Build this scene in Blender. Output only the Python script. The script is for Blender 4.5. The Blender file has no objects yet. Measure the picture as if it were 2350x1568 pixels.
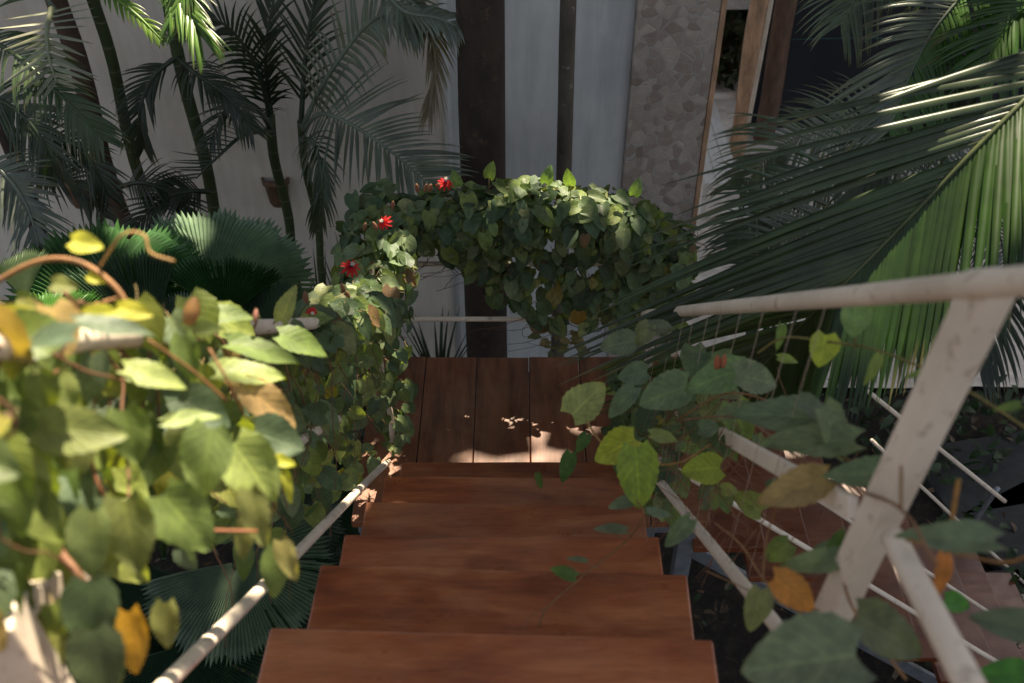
import bpy, math, random
from mathutils import Vector, Matrix
random.seed(7)
V = Vector
scene = bpy.context.scene
col = scene.collection
# ------------------------------------------------------------------ camera geometry
PITCH = math.radians(40.5); CP, SP = math.cos(PITCH), math.sin(PITCH); F = 2318.0; CZ = 4.6
def W(px, py, d):
    s = (py-784)/F
    return V(((px-1175)/F*d, d*(CP-s*SP), CZ-d*(SP+s*CP)))
def WY(px, py, Y):
    s = (py-784)/F
    return W(px, py, Y/(CP-s*SP))
def WZ(px, py, Z):
    s = (py-784)/F
    return W(px, py, (CZ-Z)/(SP+s*CP))
def WX(px, py, X):
    return W(px, py, X*F/(px-1175))
RIGHT = V((1, 0, 0)); DOWN = V((0, -SP, -CP)); FWD = V((0, CP, -SP)); UP = V((0, 0, 1))
def idir(dx, dy, dz=0.0):          # direction: right, image-down, away from viewer
    return (RIGHT*dx+DOWN*dy+FWD*dz).normalized()

# ------------------------------------------------------------------ mesh builder
class MB:
    def __init__(s): s.v = []; s.f = []; s.c = []; s.uv = []; s.sm = []
    def add(s, vs, fs, c=(1, 1, 1), uvs=None, smooth=True):
        o = len(s.v); s.v.extend([tuple(p) for p in vs])
        s.c.extend(c if isinstance(c, list) else [c]*len(vs)); s.uv.extend(uvs if uvs else [(0.5, 0.5)]*len(vs))
        s.f.extend([tuple(i+o for i in f) for f in fs]); s.sm.extend([smooth]*len(fs))
    def build(s, name, mat, parent=None, bevel=0.0):
        me = bpy.data.meshes.new(name); me.from_pydata(s.v, [], s.f)
        a = me.color_attributes.new('Col', 'FLOAT_COLOR', 'POINT')
        flat = []
        for c in s.c: flat.extend((c[0], c[1], c[2], 1.0))
        a.data.foreach_set('color', flat)
        uvl = me.uv_layers.new(name='UVMap')
        idx = [0]*len(me.loops); me.loops.foreach_get('vertex_index', idx)
        fl = []
        for i in idx: fl.extend(s.uv[i])
        uvl.data.foreach_set('uv', fl)
        me.polygons.foreach_set('use_smooth', s.sm)
        me.update()
        me.materials.append(mat)
        o = bpy.data.objects.new(name, me); col.objects.link(o)
        if parent:
            o.parent = parent; o.matrix_parent_inverse = parent.matrix_basis.inverted()
        if bevel:
            b = o.modifiers.new('bevel', 'BEVEL'); b.width = bevel; b.segments = 2; b.limit_method = 'ANGLE'
        return o
def empty(name, loc, label, cat, group=None):
    o = bpy.data.objects.new(name, None); o.location = loc; col.objects.link(o)
    o.empty_display_size = 0.1
    o['label'] = label; o['category'] = cat
    if group: o['group'] = group
    return o
def tag(o, label=None, cat=None, group=None, kind=None):
    if label: o['label'] = label
    if cat: o['category'] = cat
    if group: o['group'] = group
    if kind: o['kind'] = kind
    return o
def box(mb, lo, hi, c=(1, 1, 1), M=None):
    x0, y0, z0 = lo; x1, y1, z1 = hi
    vs = [V(p) for p in [(x0,y0,z0),(x1,y0,z0),(x1,y1,z0),(x0,y1,z0),(x0,y0,z1),(x1,y0,z1),(x1,y1,z1),(x0,y1,z1)]]
    if M: vs = [M@p for p in vs]
    mb.add(vs, [(0,3,2,1),(4,5,6,7),(0,1,5,4),(1,2,6,5),(2,3,7,6),(3,0,4,7)], c, smooth=False)
def bar(mb, a, b, w, h, c=(1, 1, 1), side=None):
    a = V(a); b = V(b); t = (b-a).normalized()
    s = side or (t.cross(UP) if abs(t.z) < 0.95 else V((1, 0, 0))); s = (s-t*s.dot(t)).normalized(); n = s.cross(t)
    vs = []
    for p in (a, b):
        for i, j in ((-1,-1),(1,-1),(1,1),(-1,1)): vs.append(p+s*(w/2*i)+n*(h/2*j))
    mb.add(vs, [(0,3,2,1),(4,5,6,7),(0,1,5,4),(1,2,6,5),(2,3,7,6),(3,0,4,7)], c, smooth=False)
def smoothpts(pts, n):
    pts = [V(p) for p in pts]
    if len(pts) == 2: return [pts[0].lerp(pts[1], i/n) for i in range(n+1)]
    P = [2*pts[0]-pts[1]]+pts+[2*pts[-1]-pts[-2]]
    out = []; segs = len(pts)-1
    for i in range(n+1):
        t = i/n*segs; k = min(int(t), segs-1); u = t-k
        a, b, c_, d = P[k], P[k+1], P[k+2], P[k+3]
        out.append(0.5*((2*b)+(c_-a)*u+(2*a-5*b+4*c_-d)*u*u+(3*b-a-3*c_+d)*u**3))
    return out
def tube(mb, pts, r, seg=8, c=(1, 1, 1), cap=True, wob=0.0):
    n = len(pts)
    R = r if callable(r) else (lambda t: r)
    t0 = (pts[1]-pts[0]).normalized()
    ref = V((0, 0, 1)) if abs(t0.z) < 0.9 else V((1, 0, 0))
    vs = []; uv = []
    for i, p in enumerate(pts):
        t = (pts[min(i+1, n-1)]-pts[max(i-1, 0)]).normalized()
        s = (ref-t*ref.dot(t)).normalized(); ref = s; b = t.cross(s)
        rr = R(i/(n-1))
        for k in range(seg):
            a = 2*math.pi*k/seg; q = rr*(1+(random.uniform(-wob, wob) if wob else 0))
            vs.append(p+(s*math.cos(a)+b*math.sin(a))*q); uv.append((k/seg, i/(n-1)))
    fs = []
    for i in range(n-1):
        for k in range(seg):
            a = i*seg+k; b_ = i*seg+(k+1) % seg
            fs.append((a, b_, b_+seg, a+seg))
    if cap: fs.append(tuple(range(seg-1, -1, -1))); fs.append(tuple((n-1)*seg+k for k in range(seg)))
    mb.add(vs, fs, c, uv)

# ------------------------------------------------------------------ materials
def newmat(name):
    m = bpy.data.materials.new(name); m.use_nodes = True; nt = m.node_tree; nt.nodes.clear()
    out = nt.nodes.new('ShaderNodeOutputMaterial')
    return m, nt, out
def N(nt, typ, **kw):
    n = nt.nodes.new(typ)
    for k, v in kw.items():
        if k in n.inputs.keys(): n.inputs[k].default_value = v
        else: setattr(n, k, v)
    return n
def ramp(nt, fac, stops):
    r = nt.nodes.new('ShaderNodeValToRGB'); el = r.color_ramp.elements
    while len(el) < len(stops): el.new(0.5)
    for e, (p, c) in zip(el, stops): e.position = p; e.color = (c[0], c[1], c[2], 1)
    nt.links.new(fac, r.inputs[0]); return r
def noise(nt, scale, detail=4, rough=0.6, dist=0.0, vec=None, mapscale=None, coord='Object', rot=None):
    n = N(nt, 'ShaderNodeTexNoise'); n.inputs['Scale'].default_value = scale; n.inputs['Detail'].default_value = detail
    n.inputs['Roughness'].default_value = rough; n.inputs['Distortion'].default_value = dist
    tc = nt.nodes.new('ShaderNodeTexCoord'); mp = nt.nodes.new('ShaderNodeMapping')
    if mapscale: mp.inputs['Scale'].default_value = mapscale
    if rot: mp.inputs['Rotation'].default_value = rot
    nt.links.new(tc.outputs[coord], mp.inputs['Vector']); nt.links.new(mp.outputs[0], n.inputs['Vector'])
    return n
def mixc(nt, fac, a, b, blend='MIX'):
    m = nt.nodes.new('ShaderNodeMix'); m.data_type = 'RGBA'; m.blend_type = blend
    for sock, val in ((m.inputs[0], fac), (m.inputs[6], a), (m.inputs[7], b)):
        if hasattr(val, 'links') or hasattr(val, 'is_linked'): nt.links.new(val, sock)
        elif isinstance(val, (int, float)): sock.default_value = val
        else: sock.default_value = (val[0], val[1], val[2], 1)
    return m.outputs[2]
def math_(nt, op, a, b=None, clamp=False):
    m = nt.nodes.new('ShaderNodeMath'); m.operation = op; m.use_clamp = clamp
    for i, val in enumerate((a, b)):
        if val is None: continue
        if isinstance(val, (int, float)): m.inputs[i].default_value = val
        else: nt.links.new(val, m.inputs[i])
    return m.outputs[0]
def bump(nt, h, strength=0.3, dist=0.01):
    b = nt.nodes.new('ShaderNodeBump'); b.inputs['Strength'].default_value = strength; b.inputs['Distance'].default_value = dist
    nt.links.new(h, b.inputs['Height']); return b.outputs[0]

def leaf_material(name, rough=0.5, trans=0.35, tcol=(1.5, 1.6, 0.5), spec=0.5, veins=True, coat=0.0, ribs=False):
    m, nt, out = newmat(name)
    at = nt.nodes.new('ShaderNodeAttribute'); at.attribute_name = 'Col'
    c = at.outputs['Color']
    nz = noise(nt, 45 if veins else 12, 3)
    r = ramp(nt, nz.outputs[0], [(0.3, (0.7, 0.7, 0.7)), (0.7, (1.25, 1.2, 1.15))])
    c = mixc(nt, 1.0, c, r.outputs[0], 'MULTIPLY')
    hgt = None
    if veins:
        uv = nt.nodes.new('ShaderNodeUVMap'); sep = nt.nodes.new('ShaderNodeSeparateXYZ'); nt.links.new(uv.outputs[0], sep.inputs[0])
        au = math_(nt, 'ABSOLUTE', math_(nt, 'SUBTRACT', sep.outputs[0], 0.5))
        mid = math_(nt, 'SUBTRACT', 1.0, math_(nt, 'MULTIPLY', au, 28.0), True)
        lat = math_(nt, 'FRACT', math_(nt, 'MULTIPLY', math_(nt, 'SUBTRACT', sep.outputs[1], math_(nt, 'MULTIPLY', au, 0.75)), 6.5))
        lat = math_(nt, 'SUBTRACT', 1.0, math_(nt, 'MULTIPLY', math_(nt, 'ABSOLUTE', math_(nt, 'SUBTRACT', lat, 0.5)), 9.0), True)
        vn = math_(nt, 'MAXIMUM', mid, math_(nt, 'MULTIPLY', lat, 0.7))
        c = mixc(nt, math_(nt, 'MULTIPLY', vn, 0.75), c, mixc(nt, 1.0, c, (1.7, 1.65, 1.4), 'MULTIPLY'))
        hgt = math_(nt, 'SUBTRACT', nz.outputs[0], vn)
    p = nt.nodes.new('ShaderNodeBsdfPrincipled'); nt.links.new(c, p.inputs['Base Color'])
    p.inputs['Roughness'].default_value = rough; p.inputs['Specular IOR Level'].default_value = spec
    if hgt is not None: nt.links.new(bump(nt, hgt, 0.35, 0.002), p.inputs['Normal'])
    tr = nt.nodes.new('ShaderNodeBsdfTranslucent'); nt.links.new(mixc(nt, 1.0, c, tcol, 'MULTIPLY'), tr.inputs['Color'])
    mx = nt.nodes.new('ShaderNodeMixShader'); mx.inputs[0].default_value = trans
    nt.links.new(p.outputs[0], mx.inputs[1]); nt.links.new(tr.outputs[0], mx.inputs[2]); nt.links.new(mx.outputs[0], out.inputs[0])
    return m
def simple(name, c, rough=0.6, nscale=20, var=0.35, bumps=0.2, bdist=0.004, spec=0.5, mapscale=None, attr=False, metallic=0):
    m, nt, out = newmat(name)
    nz = noise(nt, nscale, 6, 0.65, mapscale=mapscale)
    lo = tuple(x*(1-var) for x in c); hi = tuple(x*(1+var) for x in c)
    cc = ramp(nt, nz.outputs[0], [(0.3, lo), (0.7, hi)]).outputs[0]
    if attr:
        at = nt.nodes.new('ShaderNodeAttribute'); at.attribute_name = 'Col'; cc = mixc(nt, 1.0, cc, at.outputs['Color'], 'MULTIPLY')
    p = nt.nodes.new('ShaderNodeBsdfPrincipled'); nt.links.new(cc, p.inputs['Base Color']); p.inputs['Roughness'].default_value = rough
    p.inputs['Specular IOR Level'].default_value = spec; p.inputs['Metallic'].default_value = metallic
    nt.links.new(bump(nt, nz.outputs[0], bumps, bdist), p.inputs['Normal'])
    nt.links.new(p.outputs[0], out.inputs[0]); return m
def wood_material(name, dark, mid, light, along='X', rough=0.38):
    m, nt, out = newmat(name)
    ms = (1.6, 14, 14) if along == 'X' else (22, 1.2, 22)
    ms2 = (0.9, 3, 3) if along == 'X' else (5, 0.8, 5)
    a = noise(nt, 3.0, 8, 0.65, 0.6, mapscale=ms); b = noise(nt, 2.6, 3, 0.5, 1.2, mapscale=ms2)
    g = noise(nt, 12, 4, 0.7, 0.2, mapscale=ms)
    f = math_(nt, 'ADD', math_(nt, 'MULTIPLY', a.outputs[0], 0.33), math_(nt, 'MULTIPLY', b.outputs[0], 0.67))
    c = ramp(nt, f, [(0.34, dark), (0.5, mid), (0.66, light)]).outputs[0]
    at = nt.nodes.new('ShaderNodeAttribute'); at.attribute_name = 'Col'
    c = mixc(nt, 1.0, c, at.outputs['Color'], 'MULTIPLY')
    c = mixc(nt, 0.4, c, ramp(nt, g.outputs[0], [(0.35, (0.5, 0.45, 0.4)), (0.55, (1, 1, 1)), (1, (1.05, 1.05, 1.05))]).outputs[0], 'MULTIPLY')
    sc = noise(nt, 5, 3, 0.5, 0.1, mapscale=((2.5, 70, 70) if along == 'X' else (70, 2.5, 70)))
    c = mixc(nt, math_(nt, 'MULTIPLY', ramp(nt, sc.outputs[0], [(0.60, (0, 0, 0)), (0.68, (1, 1, 1))]).outputs[0], 0.28), c, mixc(nt, 1.0, c, (0.45, 0.38, 0.35), 'MULTIPLY'))
    du = noise(nt, 2.2, 5, 0.7)
    c = mixc(nt, math_(nt, 'MULTIPLY', ramp(nt, du.outputs[0], [(0.48, (0, 0, 0)), (0.72, (1, 1, 1))]).outputs[0], 0.22), c, (0.36, 0.25, 0.17))
    # dark knots and bruises in the boards
    kn = noise(nt, 5.5, 2, 0.5, 0.4, mapscale=((1, 2.2, 1) if along == 'X' else (2.2, 1, 1)))
    c = mixc(nt, math_(nt, 'MULTIPLY', math_(nt, 'GREATER_THAN', kn.outputs[0], 2.0), 1.0), c, c)
    c = mixc(nt, 0.55, c, ramp(nt, kn.outputs[0], [(0.26, (0.5, 0.42, 0.42)), (0.42, (1, 1, 1))]).outputs[0], 'MULTIPLY')
    p = nt.nodes.new('ShaderNodeBsdfPrincipled'); nt.links.new(c, p.inputs['Base Color'])
    ro = noise(nt, 7, 5, 0.6)
    nt.links.new(ramp(nt, ro.outputs[0], [(0.3, (rough-0.12,)*3), (0.7, (rough+0.10,)*3)]).outputs[0], p.inputs['Roughness'])
    nt.links.new(bump(nt, a.outputs[0], 0.12, 0.004), p.inputs['Normal'])
    nt.links.new(p.outputs[0], out.inputs[0]); return m
def paint_material():
    m, nt, out = newmat('chipped white paint')
    n1 = noise(nt, 30, 8, 0.7); n2 = noise(nt, 6, 4, 0.6); n3 = noise(nt, 120, 3, 0.6)
    c = ramp(nt, n2.outputs[0], [(0.3, (0.56, 0.46, 0.36)), (0.7, (0.74, 0.63, 0.51))]).outputs[0]
    sp = ramp(nt, n1.outputs[0], [(0.58, (0, 0, 0)), (0.63, (1, 1, 1))]).outputs[0]
    c = mixc(nt, math_(nt, 'MULTIPLY', sp, 0.45), c, (0.22, 0.13, 0.08))
    sp2 = ramp(nt, n3.outputs[0], [(0.68, (0, 0, 0)), (0.74, (1, 1, 1))]).outputs[0]
    c = mixc(nt, math_(nt, 'MULTIPLY', sp2, 0.6), c, (0.15, 0.1, 0.07))
    p = nt.nodes.new('ShaderNodeBsdfPrincipled'); nt.links.new(c, p.inputs['Base Color']); p.inputs['Roughness'].default_value = 0.5
    nt.links.new(bump(nt, n1.outputs[0], 0.25, 0.002), p.inputs['Normal']); nt.links.new(p.outputs[0], out.inputs[0]); return m
def plaster_material(name, c, streak=(0.8, 0.78, 0.72)):
    m, nt, out = newmat(name)
    n1 = noise(nt, 1.3, 5, 0.6); n2 = noise(nt, 5, 5, 0.65, mapscale=(3, 3, 0.35)); n3 = noise(nt, 70, 3, 0.6)
    cc = mixc(nt, 1.0, c, ramp(nt, n1.outputs[0], [(0.3, (0.74, 0.74, 0.76)), (0.7, (1.1, 1.09, 1.07))]).outputs[0], 'MULTIPLY')
    cc = mixc(nt, 0.6, cc, ramp(nt, n2.outputs[0], [(0.35, streak), (0.6, (1, 1, 1))]).outputs[0], 'MULTIPLY')
    sp = noise(nt, 9, 8, 0.8)
    cc = mixc(nt, math_(nt, 'MULTIPLY', ramp(nt, sp.outputs[0], [(0.69, (0, 0, 0)), (0.73, (1, 1, 1))]).outputs[0], 0.6), cc, (0.06, 0.07, 0.05))
    p = nt.nodes.new('ShaderNodeBsdfPrincipled'); nt.links.new(cc, p.inputs['Base Color']); p.inputs['Roughness'].default_value = 0.85
    nt.links.new(bump(nt, n3.outputs[0], 0.2, 0.004), p.inputs['Normal']); nt.links.new(p.outputs[0], out.inputs[0]); return m
def mosaic_material():
    m, nt, out = newmat('crazy stone mosaic')
    tc = nt.nodes.new('ShaderNodeTexCoord'); nz = noise(nt, 4, 2)
    mp = nt.nodes.new('ShaderNodeMapping'); mp.inputs['Scale'].default_value = (1, 0.0, 1)
    nt.links.new(tc.outputs['Object'], mp.inputs[0])
    add = mixc(nt, 0.11, mp.outputs[0], nz.outputs['Color'], 'ADD')
    v1 = nt.nodes.new('ShaderNodeTexVoronoi'); v1.feature = 'DISTANCE_TO_EDGE'; v1.inputs['Scale'].default_value = 17
    v2 = nt.nodes.new('ShaderNodeTexVoronoi'); v2.inputs['Scale'].default_value = 17
    nt.links.new(add, v1.inputs['Vector']); nt.links.new(add, v2.inputs['Vector'])
    sep = nt.nodes.new('ShaderNodeSeparateColor'); nt.links.new(v2.outputs['Color'], sep.inputs[0])
    c = ramp(nt, sep.outputs[0], [(0.0, (0.32, 0.255, 0.21)), (0.4, (0.40, 0.34, 0.29)), (0.75, (0.47, 0.40, 0.34)), (1, (0.26, 0.20, 0.165))]).outputs[0]
    n2 = noise(nt, 25, 6, 0.7)
    c = mixc(nt, 0.5, c, ramp(nt, n2.outputs[0], [(0.3, (0.7, 0.7, 0.7)), (0.7, (1.2, 1.2, 1.2))]).outputs[0], 'MULTIPLY')
    g = ramp(nt, v1.outputs[0], [(0.02, (1, 1, 1)), (0.06, (0, 0, 0))]).outputs[0]
    gn = noise(nt, 6, 3)
    g2 = math_(nt, 'MULTIPLY', g, ramp(nt, gn.outputs[0], [(0.35, (0.08,)*3), (0.7, (0.7,)*3)]).outputs[0])
    c = mixc(nt, g2, c, (0.42, 0.43, 0.43))
    p = nt.nodes.new('ShaderNodeBsdfPrincipled'); nt.links.new(c, p.inputs['Base Color']); p.inputs['Roughness'].default_value = 0.55
    nt.links.new(bump(nt, math_(nt, 'ADD', n2.outputs[0], math_(nt, 'MULTIPLY', g, -1.5)), 0.35, 0.008), p.inputs['Normal'])
    nt.links.new(p.outputs[0], out.inputs[0]); return m
def trunk_material(name, a, b, lich=(0.3, 0.27, 0.2), lt=0.66, rings=0.0, ringcol=(0.3, 0.36, 0.22)):
    m, nt, out = newmat(name)
    n1 = noise(nt, 9, 8, 0.7, mapscale=(1, 1, 0.5)); n2 = noise(nt, 16, 7, 0.75)
    c = ramp(nt, n1.outputs[0], [(0.3, a), (0.7, b)]).outputs[0]
    c = mixc(nt, ramp(nt, n2.outputs[0], [(lt, (0, 0, 0)), (lt+0.1, (0.7, 0.7, 0.7))]).outputs[0], c, lich)
    if rings:
        tc = nt.nodes.new('ShaderNodeTexCoord'); sep = nt.nodes.new('ShaderNodeSeparateXYZ'); nt.links.new(tc.outputs['Object'], sep.inputs[0])
        wz = math_(nt, 'ADD', sep.outputs[2], math_(nt, 'MULTIPLY', noise(nt, 2.2, 1).outputs[0], 0.22))
        fr = math_(nt, 'FRACT', math_(nt, 'MULTIPLY', wz, rings))
        rg = math_(nt, 'SUBTRACT', 1.0, math_(nt, 'MULTIPLY', fr, 9.0), True)
        c = mixc(nt, math_(nt, 'MULTIPLY', rg, 0.75), c, ringcol)
    p = nt.nodes.new('ShaderNodeBsdfPrincipled'); nt.links.new(c, p.inputs['Base Color']); p.inputs['Roughness'].default_value = 0.7
    nt.links.new(bump(nt, n1.outputs[0], 0.6, 0.012), p.inputs['Normal']); nt.links.new(p.outputs[0], out.inputs[0]); return m
def soil_material():
    m, nt, out = newmat('dark garden soil')
    n1 = noise(nt, 14, 9, 0.75); n2 = noise(nt, 1.2, 4)
    v = nt.nodes.new('ShaderNodeTexVoronoi'); v.inputs['Scale'].default_value = 26
    tc = nt.nodes.new('ShaderNodeTexCoord'); nt.links.new(tc.outputs['Object'], v.inputs['Vector'])
    c = ramp(nt, n1.outputs[0], [(0.35, (0.012, 0.008, 0.006)), (0.55, (0.04, 0.028, 0.018)), (0.72, (0.11, 0.08, 0.05))]).outputs[0]
    c = mixc(nt, 0.5, c, ramp(nt, v.outputs['Distance'], [(0.0, (1.5, 1.4, 1.2)), (0.5, (0.5, 0.5, 0.5))]).outputs[0], 'MULTIPLY')
    p = nt.nodes.new('ShaderNodeBsdfPrincipled'); nt.links.new(c, p.inputs['Base Color']); p.inputs['Roughness'].default_value = 0.95
    nt.links.new(bump(nt, n1.outputs[0], 0.9, 0.05), p.inputs['Normal']); nt.links.new(p.outputs[0], out.inputs[0]); return m

M_VINE = leaf_material('vine leaf', 0.5, 0.36, (1.9, 1.95, 0.5), 0.4)
M_PALM = leaf_material('palm leaflet', 0.34, 0.30, (1.3, 2.1, 0.22), 0.5, veins=False)
M_FAN = leaf_material('fan palm pleats', 0.38, 0.25, (1.2, 2.0, 0.4), 0.5, veins=False)
M_CANOPY = leaf_material('tree leaf', 0.5, 0.15, (1.2, 1.6, 0.4), 0.4, veins=False)
M_STEM = simple('vine stem', (0.20, 0.12, 0.07), 0.7, 40, attr=True)
M_PETAL = leaf_material('red petal', 0.5, 0.3, (1.4, 1, 1), 0.3, veins=False)
M_TREAD = wood_material('oiled red wood', (0.20, 0.051, 0.020), (0.33, 0.098, 0.037), (0.46, 0.168, 0.068), 'X', 0.36)
M_PLANK = wood_material('dark red deck wood', (0.09, 0.031, 0.014), (0.17, 0.062, 0.028), (0.25, 0.10, 0.046), 'Y', 0.42)
M_PAINT = paint_material()
M_BEIGE = plaster_material('beige plaster', (0.76, 0.69, 0.60))
M_WHITE = plaster_material('white lime plaster', (0.66, 0.67, 0.66), (0.74, 0.76, 0.76))
M_MOSAIC = mosaic_material()
M_BIGTRUNK = trunk_material('dark coconut bark', (0.012, 0.008, 0.006), (0.042, 0.027, 0.018), (0.10, 0.06, 0.035), 0.57)
M_GREYTRUNK = trunk_material('grey spotted bark', (0.04, 0.032, 0.022), (0.13, 0.11, 0.085), (0.42, 0.42, 0.38), 0.60)
M_BROWNTRUNK = trunk_material('brown palm bark', (0.05, 0.028, 0.018), (0.10, 0.06, 0.04), (0.12, 0.08, 0.055), 0.66, rings=9, ringcol=(0.03, 0.018, 0.012))
M_GREENTRUNK = trunk_material('green ringed cane', (0.022, 0.036, 0.010), (0.045, 0.066, 0.018), (0.08, 0.07, 0.04), 0.64, rings=10, ringcol=(0.14, 0.15, 0.09))
M_SOIL = soil_material()
M_SAND = simple('pale sand', (0.66, 0.59, 0.51), 0.95, 9, 0.2, 0.5, 0.02)
M_SLAB = simple('grey slab', (0.035, 0.034, 0.033), 0.9, 25, 0.3)
M_POLE = simple('weathered pole', (0.46, 0.28, 0.17), 0.7, 8, 0.4, 0.5, 0.01, mapscale=(2.2, 2.2, 0.7))
M_POLEDARK = simple('dark pole', (0.12, 0.065, 0.04), 0.7, 8, 0.45, 0.5, 0.01, mapscale=(2.2, 2.2, 0.7))
M_NET = simple('black netting', (0.012, 0.013, 0.018), 0.8, 150, 0.4, 0.5)
M_TERRA = simple('terracotta', (0.14, 0.075, 0.045), 0.8, 20, 0.35)
M_STEEL = simple('grey steel', (0.25, 0.27, 0.3), 0.4, 20, 0.25, metallic=0.6)
M_WIRE = simple('thin cord', (0.38, 0.28, 0.2), 0.7, 20, 0.2)
M_BENCH = simple('white painted boards', (0.74, 0.70, 0.65), 0.6, 6, 0.15, mapscale=(8, 1, 8))

# ------------------------------------------------------------------ plant generators
def leaf(mb, base, T, Nn, L, w, c, curl=0.25, fold=0.25, rows=7, cols=2, tooth=0.0):
    T = T.normalized(); Nn = (Nn-T*Nn.dot(T))
    if Nn.length < 1e-4: Nn = T.cross(V((1, 0.3, 0.2)))
    Nn.normalize(); S = T.cross(Nn)
    vs = []; uv = []; fs = []
    nc = 2*cols+1; wv = random.uniform(0, 6.28)
    for i in range(rows+1):
        t = i/rows
        hw = w*0.5*(math.sin(math.pi*min(1, t**0.62*1.0))**0.72 if 0 < t < 1 else (0.55 if t == 0 else 0.0))
        if t == 0: hw = w*0.27
        if tooth: hw *= 1+(tooth if i % 2 else -tooth)*(0.3 if t < .1 else 1)
        for j in range(-cols, cols+1):
            u = j/cols; au = abs(u)
            tt = t-0.13*au**1.5*(1-t)**3
            z = -curl*L*tt*tt+fold*hw*au*(1.0)+0.03*L*math.sin(wv+tt*7+u*2.5)*au
            vs.append(base+T*(tt*L)+S*(u*hw)+Nn*z); uv.append((0.5+u*0.5, t))
    for i in range(rows):
        for j in range(nc-1):
            a = i*nc+j; fs.append((a, a+1, a+1+nc, a+nc))
    mb.add(vs, fs, c, uv)
def rnd(s=1.0): return V((random.uniform(-s, s), random.uniform(-s, s), random.uniform(-s, s)))
def jit(c, a=0.2):
    k = random.uniform(1-a, 1+a); return (c[0]*k*random.uniform(.93, 1.07), c[1]*k, c[2]*k*random.uniform(.9, 1.1))
VINE_COLS = [((0.085, 0.130, 0.062), 6), ((0.12, 0.165, 0.080), 5), ((0.050, 0.085, 0.042), 4), ((0.15, 0.20, 0.06), 3), ((0.18, 0.21, 0.09), 1.5), ((0.22, 0.19, 0.06), 0.3), ((0.17, 0.10, 0.05), 0.25)]
WARM_COLS = [((0.16, 0.20, 0.045), 6), ((0.11, 0.155, 0.045), 5), ((0.21, 0.235, 0.06), 3), ((0.30, 0.27, 0.05), 1.3), ((0.28, 0.19, 0.07), 0.7), ((0.10, 0.14, 0.08), 4)]
def pick(cols):
    t = random.uniform(0, sum(w for _, w in cols))
    for c, w in cols:
        t -= w
        if t <= 0: return jit(c)
    return jit(cols[0][0])
def vine_leaf(mb, ms, p, outw, L=0.075, cols=VINE_COLS, stem=True, rows=6, tooth=0.0, droop=0.6, ncols=2):
    n = (outw+UP*0.55+rnd(0.55)).normalized()
    t = (-UP*droop+outw*0.35+rnd(0.6)); t = (t-n*t.dot(n)).normalized()
    L = L*random.choice((random.uniform(0.35, 0.7), random.uniform(0.75, 1.2), random.uniform(0.75, 1.2)))
    leaf(mb, p-t*L*0.4, t, n, L, L*random.uniform(0.68, 0.88), pick(cols), random.uniform(0.05, 0.3), random.uniform(0.1, 0.5), rows, ncols, tooth)
    if stem and ms is not None:
        q = p-t*L*0.4; e = q-t*L*0.25-n*L*0.35+rnd(0.01)
        tube(ms, smoothpts([q, (q+e)/2-n*0.004, e], 3), 0.0011, 4, (1.0, 1.2, 0.7), cap=False)
def twig(ms, pts, r=0.002, n=18, c=(1, 1, 1), wob=0.012):
    P = smoothpts(pts, n); P = [p+rnd(wob) if 0 < i < n else p for i, p in enumerate(P)]
    P = smoothpts(P, n*2)
    tube(ms, P, lambda t: r*(1-0.5*t), 5, c)

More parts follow.
